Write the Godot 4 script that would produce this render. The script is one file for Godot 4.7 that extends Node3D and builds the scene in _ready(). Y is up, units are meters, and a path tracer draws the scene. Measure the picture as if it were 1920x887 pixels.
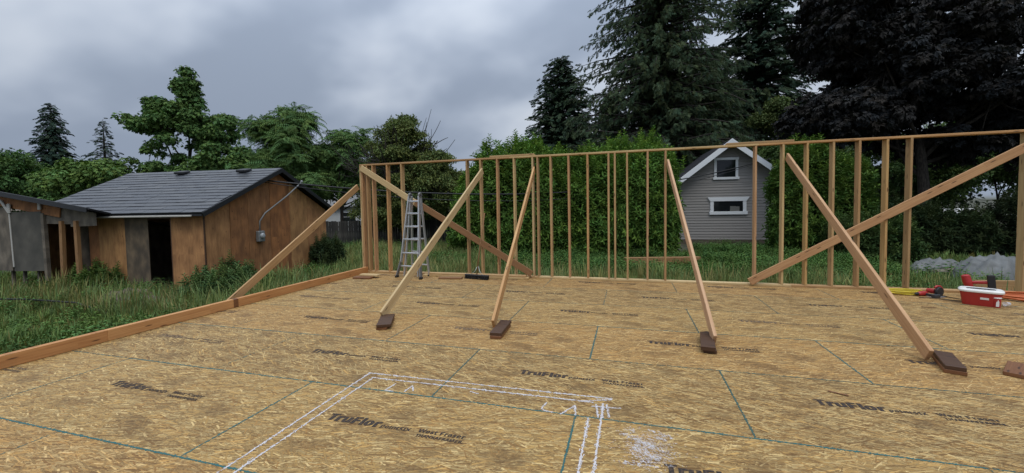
extends Node3D

const GY := -0.75                       # height of the yard; the deck is at 0
const SEAM_X := -1.62
const PANEL_L := 2.438
const PANEL_W := 1.161
const ROW_Z := -0.695
var rng := RandomNumberGenerator.new()
var M := {}
var boxes := {}
var taken := {}

# ------------------------------------------------------------------ small helpers
func lin(r: float, g: float, b: float) -> Color:
	return Color(r, g, b).linear_to_srgb()

func mat(c: Color, rough := 0.8, spec := 0.5, metal := 0.0) -> StandardMaterial3D:
	var m := StandardMaterial3D.new()
	m.albedo_color = c
	m.roughness = rough
	m.metallic_specular = spec
	m.metallic = metal
	return m

func numbered(called: String) -> String:
	if not taken.has(called):
		taken[called] = 0
		return called
	taken[called] += 1
	return "%s_%03d" % [called, taken[called]]

func obj(called: String, mesh: Mesh, m: Material, parent: Node3D, xf := Transform3D()) -> MeshInstance3D:
	var o := MeshInstance3D.new()
	o.name = numbered(called) if parent == self else called
	o.mesh = mesh
	o.material_override = m
	o.transform = xf
	parent.add_child(o, true)
	return o

func thing(called: String, label: String, category: String, at := Vector3.ZERO, turn := 0.0, group := "") -> Node3D:
	var o := Node3D.new()
	o.name = numbered(called)
	add_child(o, true)
	o.position = at
	o.rotation.y = turn
	tag(o, label, category, group)
	return o

func tag(o: Node3D, label: String, category: String, group := "", kind := "") -> Node3D:
	if label: o.set_meta("label", label)
	if category: o.set_meta("category", category)
	if group: o.set_meta("group", group)
	if kind: o.set_meta("kind", kind)
	return o

func T(x: float, y: float, z: float) -> Transform3D:
	return Transform3D(Basis(), Vector3(x, y, z))

func tri(st: SurfaceTool, a: Vector3, b: Vector3, c: Vector3, centre: Vector3) -> void:
	# clockwise as seen from outside
	if (b - a).cross(c - a).dot((a + b + c) / 3.0 - centre) > 0.0:
		st.add_vertex(a); st.add_vertex(c); st.add_vertex(b)
	else:
		st.add_vertex(a); st.add_vertex(b); st.add_vertex(c)

func quad(st: SurfaceTool, a: Vector3, b: Vector3, c: Vector3, d: Vector3, centre: Vector3) -> void:
	tri(st, a, b, c, centre)
	tri(st, a, c, d, centre)

func begin() -> SurfaceTool:
	var st := SurfaceTool.new()
	st.begin(Mesh.PRIMITIVE_TRIANGLES)
	st.set_smooth_group(-1)
	return st

func done(st: SurfaceTool) -> ArrayMesh:
	st.generate_normals()
	return st.commit()

# box with chamfered edges added to st
func add_box(st: SurfaceTool, size: Vector3, ch: float, xf := Transform3D()) -> void:
	var h := size * 0.5
	ch = minf(ch, minf(h.x, minf(h.y, h.z)) * 0.8)
	var p := {}
	for sx in [-1, 1]:
		for sy in [-1, 1]:
			for sz in [-1, 1]:
				var s := Vector3(sx, sy, sz)
				p[[sx, sy, sz, 0]] = xf * (s * Vector3(h.x, h.y - ch, h.z - ch))
				p[[sx, sy, sz, 1]] = xf * (s * Vector3(h.x - ch, h.y, h.z - ch))
				p[[sx, sy, sz, 2]] = xf * (s * Vector3(h.x - ch, h.y - ch, h.z))
	var o := xf.origin
	for s in [-1, 1]:
		quad(st, p[[s, -1, -1, 0]], p[[s, 1, -1, 0]], p[[s, 1, 1, 0]], p[[s, -1, 1, 0]], o)
		quad(st, p[[-1, s, -1, 1]], p[[1, s, -1, 1]], p[[1, s, 1, 1]], p[[-1, s, 1, 1]], o)
		quad(st, p[[-1, -1, s, 2]], p[[1, -1, s, 2]], p[[1, 1, s, 2]], p[[-1, 1, s, 2]], o)
		for t in [-1, 1]:
			quad(st, p[[-1, s, t, 1]], p[[1, s, t, 1]], p[[1, s, t, 2]], p[[-1, s, t, 2]], o)
			quad(st, p[[s, -1, t, 0]], p[[s, 1, t, 0]], p[[s, 1, t, 2]], p[[s, -1, t, 2]], o)
			quad(st, p[[s, t, -1, 0]], p[[s, t, 1, 0]], p[[s, t, 1, 1]], p[[s, t, -1, 1]], o)
			for u in [-1, 1]:
				tri(st, p[[s, t, u, 0]], p[[s, t, u, 1]], p[[s, t, u, 2]], o)

func box_mesh(size: Vector3, ch := 0.003) -> ArrayMesh:
	var key := "%.3f %.3f %.3f %.4f" % [size.x, size.y, size.z, ch]
	if not boxes.has(key):
		var st := begin()
		add_box(st, size, ch)
		boxes[key] = done(st)
	return boxes[key]

# a board from a to b, width w along ref, thickness t
func board_xf(a: Vector3, b: Vector3, ref: Vector3) -> Transform3D:
	var x := (b - a).normalized()
	var y := (ref - x * ref.dot(x)).normalized()
	return Transform3D(Basis(x, y, x.cross(y)), (a + b) * 0.5)

func board(called: String, a: Vector3, b: Vector3, w: float, t: float, ref: Vector3, m: Material, parent: Node3D, ch := 0.004) -> MeshInstance3D:
	return obj(called, box_mesh(Vector3(snappedf(a.distance_to(b), 0.005), w, t), ch), m, parent, board_xf(a, b, ref))

func add_board(st: SurfaceTool, a: Vector3, b: Vector3, w: float, t: float, ref: Vector3, ch := 0.004) -> void:
	add_box(st, Vector3(a.distance_to(b), w, t), ch, board_xf(a, b, ref))

func add_tube(st: SurfaceTool, pts: Array, radii: Array, sides := 6, cap := true) -> void:
	var rings := []
	var x := Vector3.ZERO
	for i in pts.size():
		var d: Vector3 = (pts[mini(i + 1, pts.size() - 1)] - pts[maxi(i - 1, 0)]).normalized()
		if x == Vector3.ZERO:
			x = d.cross(Vector3.UP if absf(d.y) < 0.9 else Vector3.RIGHT).normalized()
		else:
			x = (x - d * x.dot(d)).normalized()
		var y := d.cross(x)
		var ring := []
		for k in sides:
			var a := TAU * k / sides
			ring.append(pts[i] + (x * cos(a) + y * sin(a)) * radii[i])
		rings.append(ring)
	for i in pts.size() - 1:
		var c: Vector3 = (pts[i] + pts[i + 1]) * 0.5
		for k in sides:
			var k2 := (k + 1) % sides
			quad(st, rings[i][k], rings[i][k2], rings[i + 1][k2], rings[i + 1][k], c)
	if cap:
		for e in [0, pts.size() - 1]:
			var c: Vector3 = pts[1] if e == 0 else pts[e - 1]
			for k in range(1, sides - 1):
				tri(st, rings[e][0], rings[e][k], rings[e][k + 1], c)

func tube(called: String, pts: Array, r: float, m: Material, parent: Node3D, sides := 8) -> MeshInstance3D:
	var st := SurfaceTool.new()
	st.begin(Mesh.PRIMITIVE_TRIANGLES)
	var radii := []
	for p in pts: radii.append(r)
	add_tube(st, pts, radii, sides)
	return obj(called, done(st), m, parent)

# turned shape, profile = [[radius, height], ...]
func lathe(profile: Array, sides := 20) -> ArrayMesh:
	var st := SurfaceTool.new()
	st.begin(Mesh.PRIMITIVE_TRIANGLES)
	st.set_smooth_group(-1)
	for i in profile.size() - 1:
		for k in sides:
			var a := TAU * k / sides
			var b := TAU * (k + 1) / sides
			var p: Array = profile[i]
			var q: Array = profile[i + 1]
			var v := [Vector3(cos(a) * p[0], p[1], sin(a) * p[0]), Vector3(cos(b) * p[0], p[1], sin(b) * p[0]), Vector3(cos(b) * q[0], q[1], sin(b) * q[0]), Vector3(cos(a) * q[0], q[1], sin(a) * q[0])]
			st.add_vertex(v[0]); st.add_vertex(v[1]); st.add_vertex(v[2])
			st.add_vertex(v[0]); st.add_vertex(v[2]); st.add_vertex(v[3])
	return done(st)

# extrude an outline (XY) along Z, centred
func prism(poly: PackedVector2Array, depth: float) -> ArrayMesh:
	var st := begin()
	var idx := Geometry2D.triangulate_polygon(poly)
	for z in [-depth * 0.5, depth * 0.5]:
		for i in range(0, idx.size(), 3):
			var v := []
			for k in 3: v.append(Vector3(poly[idx[i + k]].x, poly[idx[i + k]].y, z))
			tri(st, v[0], v[1], v[2], Vector3(v[0].x, v[0].y, 0))
	var sgn := 1.0 if Geometry2D.is_polygon_clockwise(poly) else -1.0
	for i in poly.size():
		var a := poly[i]
		var b := poly[(i + 1) % poly.size()]
		var n := Vector3(-(b - a).y, (b - a).x, 0) * sgn
		var c := Vector3((a.x + b.x) * 0.5, (a.y + b.y) * 0.5, 0) - n
		quad(st, Vector3(a.x, a.y, -depth * 0.5), Vector3(b.x, b.y, -depth * 0.5), Vector3(b.x, b.y, depth * 0.5), Vector3(a.x, a.y, depth * 0.5), c)
	return done(st)

func many(called: String, mesh: Mesh, m: Material, xfs: Array, cols: Array, parent: Node3D, kind := "stuff") -> MultiMeshInstance3D:
	var mm := MultiMesh.new()
	mm.transform_format = MultiMesh.TRANSFORM_3D
	mm.use_colors = true
	mm.mesh = mesh
	mm.instance_count = xfs.size()
	for i in xfs.size():
		mm.set_instance_transform(i, xfs[i])
		mm.set_instance_color(i, cols[i])
	var o := MultiMeshInstance3D.new()
	o.name = numbered(called) if parent == self else called
	o.multimesh = mm
	o.material_override = m
	parent.add_child(o, true)
	if kind: o.set_meta("kind", kind)
	return o

func rv() -> Vector3:
	while true:
		var v := Vector3(rng.randf_range(-1, 1), rng.randf_range(-1, 1), rng.randf_range(-1, 1))
		var l := v.length_squared()
		if l < 1.0 and l > 0.001: return v.normalized()
	return Vector3.UP

# ------------------------------------------------------------------ textures
func wood_texture(seed_: int, w: int, h: int, light: Color, dark: Color, knots: int, fx := 0.004, fy := 0.11) -> ImageTexture:
	var n := FastNoiseLite.new()
	n.seed = seed_
	n.frequency = 1.0
	n.fractal_octaves = 3
	var r := RandomNumberGenerator.new()
	r.seed = seed_
	var ks := []
	for i in knots: ks.append(Vector2(r.randf() * w, r.randf() * h))
	var im := Image.create(w, h, false, Image.FORMAT_RGB8)
	for y in h:
		for x in w:
			var yy := float(y)
			var kn := 0.0
			for k in ks:
				var d := Vector2((x - k.x) * 0.45, y - k.y)
				var l := d.length()
				if l < 40.0:
					yy += signf(d.y) * 9.0 * exp(-l / 11.0)
					kn = maxf(kn, 1.0 - smoothstep(2.0, 6.0, l))
			var g := 0.5 + 0.55 * n.get_noise_2d(x * fx, yy * fy) + 0.28 * n.get_noise_2d(x * fx * 2.0 + 50.0, yy * fy * 3.3)
			var b := 0.5 + 0.5 * n.get_noise_2d(x * 0.006 + 9.0, y * 0.02)
			var c := dark.lerp(light, clampf(g * 0.75 + b * 0.35, 0.0, 1.0))
			c = c.lerp(dark * 0.62, kn)
			im.set_pixel(x, y, c)
	return ImageTexture.create_from_image(im)

func ply_texture(seed_: int, light: Color, dark: Color) -> ImageTexture:
	# upright veneer grain, broad weathering patches and a few football-shaped patches of veneer
	var n := FastNoiseLite.new()
	n.seed = seed_
	n.frequency = 1.0
	n.fractal_octaves = 4
	var im := Image.create(256, 512, false, Image.FORMAT_RGB8)
	for y in 512:
		for x in 256:
			var wav := n.get_noise_2d(x * 0.01, y * 0.008) * 14.0
			var g := 0.52 + 0.30 * n.get_noise_2d((x + wav) * 0.07, y * 0.004) + 0.22 * n.get_noise_2d((x + wav) * 0.35, y * 0.01)
			g += 0.55 * n.get_noise_2d(x * 0.012 + 40.0, y * 0.007)
			g += 0.12 * n.get_noise_2d(x * 0.2, y * 0.2)
			im.set_pixel(x, y, dark.lerp(light, clampf(g, 0.0, 1.0)))
	var r := RandomNumberGenerator.new()
	r.seed = seed_
	for i in 9:
		var c := Vector2i(r.randi_range(10, 246), r.randi_range(12, 500))
		for y in range(-6, 7):
			for x in range(-2, 3):
				if absf(x) < 2.6 * (1.0 - absf(y) / 7.0):
					im.set_pixel(c.x + x, c.y + y, dark * 0.8)
	return ImageTexture.create_from_image(im)

func osb_image(seed_: int) -> Image:
	# strands of wood pressed into a board: sprites of single strands laid over one another
	var r := RandomNumberGenerator.new()
	r.seed = seed_
	var W := 2048
	var H := 1024
	var im := Image.create(W, H, false, Image.FORMAT_RGBA8)
	im.fill(Color8(112, 84, 48))
	var tones := [Color8(190, 158, 108), Color8(172, 138, 88), Color8(196, 166, 116), Color8(150, 114, 68), Color8(180, 142, 86), Color8(162, 130, 84), Color8(128, 94, 54), Color8(202, 174, 126), Color8(168, 126, 74), Color8(186, 150, 98)]
	var sprites := []
	for i in 110:
		var ln := r.randf_range(44, 130)
		var wd := r.randf_range(3, 14)
		var an := clampf(r.randfn(0.0, 0.5), -1.5, 1.5)
		if i % 7 == 0:
			ln *= 0.4
			wd *= 0.55
			an = r.randf_range(-1.5, 1.5)
		var tone: Color = tones[r.randi() % tones.size()]
		tone = tone.lerp(Color8(180, 150, 100), 0.08) * r.randf_range(0.78, 1.08)
		var sw := int(absf(cos(an)) * ln + absf(sin(an)) * wd) + 4
		var sh := int(absf(sin(an)) * ln + absf(cos(an)) * wd) + 4
		var sp := Image.create(sw, sh, false, Image.FORMAT_RGBA8)
		var n := FastNoiseLite.new()
		n.seed = seed_ + i
		n.frequency = 1.0
		var skew := r.randf_range(-0.6, 0.6)
		for y in sh:
			for x in sw:
				var p := Vector2(x - sw * 0.5, y - sh * 0.5).rotated(-an)
				var rag := n.get_noise_2d(p.y * 0.35, 7.0) * 7.0 + p.y * skew
				var e := minf(ln * 0.5 + rag - absf(p.x), wd * 0.5 - absf(p.y) + n.get_noise_2d(p.x * 0.06, 3.0) * 2.0)
				if e > 0.0:
					var g := 1.0 + 0.13 * n.get_noise_2d(p.x * 0.03, p.y * 0.9)
					if e < 1.3: g *= 0.72
					sp.set_pixel(x, y, Color(tone.r * g, tone.g * g, tone.b * g, clampf(e, 0.0, 1.0) * 0.95))
		sprites.append(sp)
	for k in 22000:
		var sp: Image = sprites[r.randi() % sprites.size()]
		var at := Vector2i(r.randi_range(-60, W), r.randi_range(-40, H))
		im.blend_rect(sp, Rect2i(Vector2i.ZERO, sp.get_size()), at)
	# damp stains and scuffs with ragged outlines
	var n3 := FastNoiseLite.new()
	n3.seed = seed_
	n3.frequency = 0.012
	n3.fractal_octaves = 5
	for b in 5:
		var sz := 300
		var blob := Image.create(sz, sz, false, Image.FORMAT_RGBA8)
		for y in sz:
			for x in sz:
				var d := Vector2(x - sz * 0.5, (y - sz * 0.5) * 1.5).length() / (sz * 0.5)
				var e := smoothstep(0.0, 0.25, 0.75 - d + 0.9 * n3.get_noise_2d(x + b * 400, y * 1.8))
				if d < 1.0: blob.set_pixel(x, y, Color8(84, 62, 38, int(58.0 * e * (1.0 - smoothstep(0.8, 1.0, d)))))
		for q in 4:
			im.blend_rect(blob, Rect2i(0, 0, sz, sz), Vector2i(r.randi_range(-100, W - 200), r.randi_range(-100, H - 200)))
	return im

func noise_tex(seed_: int, freq: float, a: Color, b: Color, size := 512, lo := 0.3, hi := 0.7, oct := 5) -> NoiseTexture2D:
	var n := FastNoiseLite.new()
	n.seed = seed_
	n.frequency = freq
	n.fractal_octaves = oct
	var t := NoiseTexture2D.new()
	t.width = size
	t.height = size
	t.seamless = true
	t.noise = n
	var g := Gradient.new()
	g.offsets = PackedFloat32Array([lo, hi])
	g.colors = PackedColorArray([a, b])
	t.color_ramp = g
	return t

func tri_mat(tex: Texture2D, scale_: Vector3, rough := 0.8, tint := Color.WHITE, off := Vector3.ZERO, world := false) -> StandardMaterial3D:
	var m := mat(tint, rough)
	m.albedo_texture = tex
	m.uv1_triplanar = true
	m.uv1_world_triplanar = world
	m.uv1_scale = scale_
	m.uv1_offset = off
	m.uv1_triplanar_sharpness = 8.0
	return m

func sky_panorama() -> ImageTexture:
	var n := FastNoiseLite.new()
	n.seed = 21
	n.frequency = 1.0
	n.fractal_octaves = 5
	n.fractal_gain = 0.5
	var n2 := FastNoiseLite.new()
	n2.seed = 5
	n2.frequency = 1.0
	n2.fractal_octaves = 3
	var w := 1024
	var h := 512
	var im := Image.create(w, h, false, Image.FORMAT_RGBF)
	for j in h:
		var th := (0.5 - (j + 0.5) / h) * PI
		var y := sin(th)
		for i in w:
			var ph := ((i + 0.5) / w - 0.5) * TAU
			if y < -0.02:
				im.set_pixel(i, j, Color(0.10, 0.11, 0.09))
				continue
			var c := cos(th)
			var d := Vector3(sin(ph) * c, maxf(y, 0.0), -cos(ph) * c)
			var q := Vector2(d.x, d.z) / (d.y + 0.42)
			var a := n.get_noise_3d(q.x * 1.25 + 1.3, q.y * 1.7, 0.0)
			var b := n2.get_noise_3d(q.x * 0.55 + 4.0, q.y * 0.8, 3.0)
			var t := clampf(0.44 + 0.95 * a + 0.85 * b, 0.0, 1.0)
			t = t * t * (3.0 - 2.0 * t)
			var lum := (0.30 + 0.90 * pow(d.y, 2.6)) * lerpf(0.80, 1.42, t)
			var tint := Color(0.81, 0.97, 1.25).lerp(Color(0.91, 1.0, 1.14), t)
			im.set_pixel(i, j, Color(lum * tint.r, lum * tint.g, lum * tint.b))
	return ImageTexture.create_from_image(im)

# ------------------------------------------------------------------ leaves
func leaf(st: SurfaceTool, p: Vector3, d: Vector3, n: Vector3, l: float, w: float, fold := 0.25, curl := 0.15) -> void:
	d = d.normalized()
	var s := d.cross(n).normalized()
	n = s.cross(d)
	var m := p + d * l * 0.48
	var a := m + s * w * 0.5 + n * w * fold
	var b := m - s * w * 0.5 + n * w * fold
	var t := p + d * l - n * l * curl
	st.add_vertex(p); st.add_vertex(a); st.add_vertex(t)
	st.add_vertex(p); st.add_vertex(t); st.add_vertex(b)

func clump_mesh(count: int, radius: float, l: float, w: float, droop := 0.3) -> ArrayMesh:
	var st := begin()
	for i in count:
		var p := rv() * radius * pow(rng.randf(), 0.4)
		p.y *= 0.7
		var d := (p.normalized() + rv() * 0.7 + Vector3(0, -droop, 0)).normalized()
		var n := (Vector3.UP + rv() * 0.6).normalized()
		if absf(d.dot(n)) > 0.95: n = Vector3.RIGHT
		leaf(st, p, d, n, l * rng.randf_range(0.7, 1.2), w * rng.randf_range(0.8, 1.2))
	return done(st)

func lobed_clump(count: int, radius: float, l: float) -> ArrayMesh:
	# maple-like leaves: three pointed lobes each
	var st := begin()
	for i in count:
		var p := rv() * radius * pow(rng.randf(), 0.4)
		p.y *= 0.6
		var d := (p.normalized() + rv() * 0.6 + Vector3(0, -0.55, 0)).normalized()
		var n := (Vector3.UP + rv() * 0.5).normalized()
		if absf(d.dot(n)) > 0.95: n = Vector3.RIGHT
		var s := d.cross(n).normalized()
		var k := l * rng.randf_range(0.7, 1.2)
		leaf(st, p, d, n, k, k * 0.5, 0.12)
		leaf(st, p, d + s * 0.95, n, k * 0.8, k * 0.38, 0.1)
		leaf(st, p, d - s * 0.95, n, k * 0.8, k * 0.38, 0.1)
	return done(st)

func shoot_mesh(count: int, h: float, l: float, w: float) -> ArrayMesh:
	# upright laurel shoot along +Y
	var st := begin()
	for i in count:
		var t := float(i) / count
		var a := i * 2.4 + rng.randf() * 0.6
		var out := Vector3(cos(a), lerpf(0.2, 1.3, t), sin(a)).normalized()
		leaf(st, Vector3(0, h * t, 0), out, (Vector3.UP - out * out.y + rv() * 0.2).normalized() if t < 0.95 else Vector3.RIGHT, l * rng.randf_range(0.8, 1.15), w, 0.2, 0.25)
	return done(st)

func frond_mesh(pairs: int, l: float, lw: float) -> ArrayMesh:
	# pinnate leaf: arched stalk along +X with leaflets hanging at both sides
	var st := begin()
	for i in pairs:
		var t := (i + 1.0) / pairs
		var p := Vector3(l * t, l * (0.55 * t - 0.55 * t * t), 0)
		for s in [-1, 1]:
			var d := Vector3(0.45, -0.12 - 0.3 * t, s)
			leaf(st, p, d, Vector3.UP, lw * sin(PI * (0.2 + 0.7 * t)) * rng.randf_range(0.85, 1.15), lw * 0.3, 0.1, 0.2)
	leaf(st, Vector3(l, 0, 0), Vector3(1, -0.8, 0), Vector3.UP, lw * 0.7, lw * 0.24)
	return done(st)

func spray_mesh(fingers: int, hang: float, w: float) -> ArrayMesh:
	# flat conifer spray, 1 m along +X, side twigs hanging a little
	var st := begin()
	for i in fingers:
		var t := (i + 0.5) / fingers
		for s in [-1, 1]:
			var l := 0.42 * (1.0 - 0.55 * t) * rng.randf_range(0.65, 1.25)
			var d := Vector3(0.75, -hang * rng.randf_range(0.3, 1.3), s * rng.randf_range(0.6, 1.1))
			leaf(st, Vector3(t * 0.85, -0.06 * t, 0), d, Vector3.UP, l, w * rng.randf_range(0.7, 1.3), 0.15, 0.1)
	leaf(st, Vector3(0.5, -0.02, 0), Vector3(1, -hang * 0.4, 0), Vector3.UP, 0.55, w)
	return done(st)

func tuft_mesh(blades: int, h: float, w: float, spread: float) -> ArrayMesh:
	var st := begin()
	for i in blades:
		var a := rng.randf() * TAU
		var o := Vector3(cos(a), 0, sin(a)) * spread * sqrt(rng.randf())
		var lean := Vector3(cos(a + rng.randf_range(-1, 1)), 0, sin(a + rng.randf_range(-1, 1)))
		var hh := h * rng.randf_range(0.5, 1.15)
		var s := Vector3(-lean.z, 0, lean.x) * w
		var k := rng.randf_range(0.1, 0.6)
		var m := o + Vector3(0, hh * 0.6, 0) + lean * hh * k * 0.3
		var t := o + Vector3(0, hh * (1.0 - k * 0.3), 0) + lean * hh * k
		st.add_vertex(o - s); st.add_vertex(m - s * 0.8); st.add_vertex(o + s)
		st.add_vertex(o + s); st.add_vertex(m - s * 0.8); st.add_vertex(m + s * 0.8)
		st.add_vertex(m - s * 0.8); st.add_vertex(t); st.add_vertex(m + s * 0.8)
	return done(st)

func weed_mesh(stalks: int, h: float, l: float) -> ArrayMesh:
	var st := begin()
	for i in stalks:
		var a := rng.randf() * TAU
		var o := Vector3(cos(a), 0, sin(a)) * 0.12 * rng.randf()
		var lean := Vector3(cos(a), 0, sin(a)) * rng.randf_range(0.1, 0.5)
		var hh := h * rng.randf_range(0.6, 1.1)
		for k in 7:
			var t := 0.2 + 0.8 * k / 6.0
			var p := o + Vector3(0, hh * t, 0) + lean * hh * t * t
			var b := k * 2.2 + i
			leaf(st, p, Vector3(cos(b), 0.35 - 0.3 * rng.randf(), sin(b)), Vector3.UP, l * (1.1 - 0.5 * t) * rng.randf_range(0.8, 1.2), l * 0.48, 0.15, 0.25)
	return done(st)

func leaf_mat(back := 0.6) -> StandardMaterial3D:
	var m := mat(Color.WHITE, 0.7, 0.25)
	m.vertex_color_use_as_albedo = true
	m.backlight_enabled = true
	m.backlight = Color(back * 0.55, back * 0.7, back * 0.25)
	m.cull_mode = BaseMaterial3D.CULL_DISABLED
	return m

func tone(c: Color, spread := 0.25) -> Color:
	var k := 1.0 + rng.randf_range(-spread, spread)
	var y := rng.randf_range(-0.15, 0.15)
	return Color(c.r * k * (1.0 + y), c.g * k, c.b * k * (1.0 - y))

func limb(st: SurfaceTool, a: Vector3, b: Vector3, r0: float, r1: float, bend: float, sides := 5, segs := 5) -> void:
	var pts := []
	var rad := []
	var off := rv() * a.distance_to(b) * bend
	for i in segs + 1:
		var t := float(i) / segs
		pts.append(a.lerp(b, t) + off * sin(PI * t) + Vector3(0, -a.distance_to(b) * 0.08 * sin(PI * t), 0))
		rad.append(lerpf(r0, r1, t))
	add_tube(st, pts, rad, sides, false)

# broadleaf tree: envelope = list of [centre, radii] (from the tree's base)
func broad_tree(called: String, label: String, at: Vector3, env: Array, trunk_r: float, trunk_h: float, mesh: Mesh, c: Color, lobes: int, lobe_r: float, per: int, size: float, group := "", dense := 0.5, bare := 0) -> Node3D:
	var t := thing(called, label, "tree", at, 0.0, group)
	var st := SurfaceTool.new()
	st.begin(Mesh.PRIMITIVE_TRIANGLES)
	var top := Vector3(rng.randf_range(-0.3, 0.3), trunk_h, rng.randf_range(-0.3, 0.3))
	limb(st, Vector3(0, -0.2, 0), top, trunk_r, trunk_r * 0.6, 0.04, 8, 6)
	var xfs := []
	var cols := []
	var mains := []
	for i in lobes:
		var e: Array = env[i % env.size()]
		var ctr: Vector3 = e[0]
		var rad: Vector3 = e[1]
		var v := rv() * pow(rng.randf(), 0.28)
		var lc := ctr + v * rad
		if mains.size() < 7:
			limb(st, top + Vector3(0, -trunk_h * 0.3 * rng.randf(), 0), lc, trunk_r * 0.34, trunk_r * 0.08, 0.14)
			mains.append(lc)
		else:
			var near := top
			for q in mains:
				var w: Vector3 = top.lerp(q, 0.7)
				if w.distance_to(lc) < near.distance_to(lc): near = w
			limb(st, near, lc, trunk_r * 0.12, trunk_r * 0.03, 0.14)
		var lr := lobe_r * rng.randf_range(0.6, 1.35)
		for k in int(per * lr * lr / (lobe_r * lobe_r)):
			var u := rv()
			if u.y < -0.25 and rng.randf() < 0.65: u.y = -u.y
			var p := lc + u * lr * pow(rng.randf(), dense) * Vector3(1.15, 0.72, 1.15)
			var up := (Vector3.UP * 0.8 + u * 0.7 + rv() * 0.3).normalized()
			var b := Basis(Quaternion(Vector3.UP, up)).rotated(up, rng.randf() * TAU).scaled(Vector3.ONE * size * rng.randf_range(0.7, 1.3))
			xfs.append(Transform3D(b, p))
			cols.append(tone(c))
	for i in bare:
		var e: Array = env[0]
		var v := rv()
		v.y = absf(v.y) * 0.9 + 0.1
		var ctr0: Vector3 = e[0]
		var rad0: Vector3 = e[1]
		var tip: Vector3 = ctr0 + v * rad0 * rng.randf_range(1.0, 1.35)
		var mid := top.lerp(tip, 0.55) + rv() * 0.4
		limb(st, top, mid, trunk_r * 0.22, trunk_r * 0.12, 0.1)
		limb(st, mid, tip, trunk_r * 0.16, 0.020, 0.1)
		for k in 7:
			var p0 := mid.lerp(tip, rng.randf_range(0.1, 0.9))
			limb(st, p0, p0 + (rv() + v * 1.2 + Vector3.UP * 0.4) * rng.randf_range(0.35, 0.9), 0.024, 0.012, 0.12, 4, 4)
	obj("trunk", done(st), M.bark, t)
	many("crown", mesh, M.leaf, xfs, cols, t)
	return t

func conifer(called: String, label: String, at: Vector3, h: float, r: float, mesh: Mesh, c: Color, branches: int, start: float, droop: float, rise: float, power: float, step: float, size: float, group := "", ragged := 0.3) -> Node3D:
	var t := thing(called, label, "tree", at, 0.0, group)
	var st := SurfaceTool.new()
	st.begin(Mesh.PRIMITIVE_TRIANGLES)
	var tr := h * 0.019
	add_tube(st, [Vector3(0, -0.3, 0), Vector3(0.05, h * 0.4, 0), Vector3(0, h * 0.75, 0.04), Vector3(0, h, 0)], [tr * 1.25, tr * 0.8, tr * 0.42, 0.02], 8)
	var xfs := []
	var cols := []
	for i in branches:
		var ri := rise + rng.randf_range(-0.5, 0.5) * ragged
		var dr := droop * rng.randf_range(0.6, 1.4)
		var f := start + (1.0 - start) * (i + rng.randf()) / branches
		var g := (f - start) / (1.0 - start)
		var l := r * pow(1.0 - g, power) * (1.0 + rng.randf_range(-ragged, ragged * 0.6)) + 0.25
		if start > 0.05 and g < 0.06: l *= 0.75
		var a := i * 2.399 + rng.randf_range(-0.5, 0.5)
		var out := Vector3(cos(a), 0, sin(a))
		var y0 := f * h
		var pts := []
		var rad := []
		for k in 5:
			var u := k / 4.0
			pts.append(Vector3(0, y0, 0) + out * l * u + Vector3(0, l * (ri * u - dr * u * u), 0))
			rad.append(lerpf(tr * 0.28 * (1.0 - g) + 0.02, 0.012, u))
		add_tube(st, pts, rad, 4, false)
		var u := 0.12
		while u < 1.0:
			var p := Vector3(0, y0, 0) + out * l * u + Vector3(0, l * (ri * u - dr * u * u), 0)
			var s := size * rng.randf_range(0.7, 1.25) * (0.55 + 0.45 * (1.0 - g))
			var d := (out + Vector3(0, ri - 2.0 * dr * u - rng.randf_range(0.0, 0.35), 0)).normalized()
			d = d.rotated(Vector3.UP, rng.randf_range(-0.95, 0.95) * (1.0 - u * 0.6))
			if called == "cedar_tree":
				d = (d * rng.randf_range(0.3, 1.0) + Vector3(0, -rng.randf_range(0.1, 0.9), 0) + rv() * 0.45).normalized()
			var z := d.cross(Vector3.UP).normalized()
			var b := Basis(d, z.cross(d), z).rotated(d, rng.randf_range(-0.9, 0.9)).scaled(Vector3.ONE * s)
			xfs.append(Transform3D(b, p + rv() * size * 0.28))
			cols.append(tone(c))
			u += step * size / l * rng.randf_range(0.6, 1.4)
	obj("trunk", done(st), M.bark, t)
	many("crown", mesh, M.leaf, xfs, cols, t)
	return t

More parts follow.
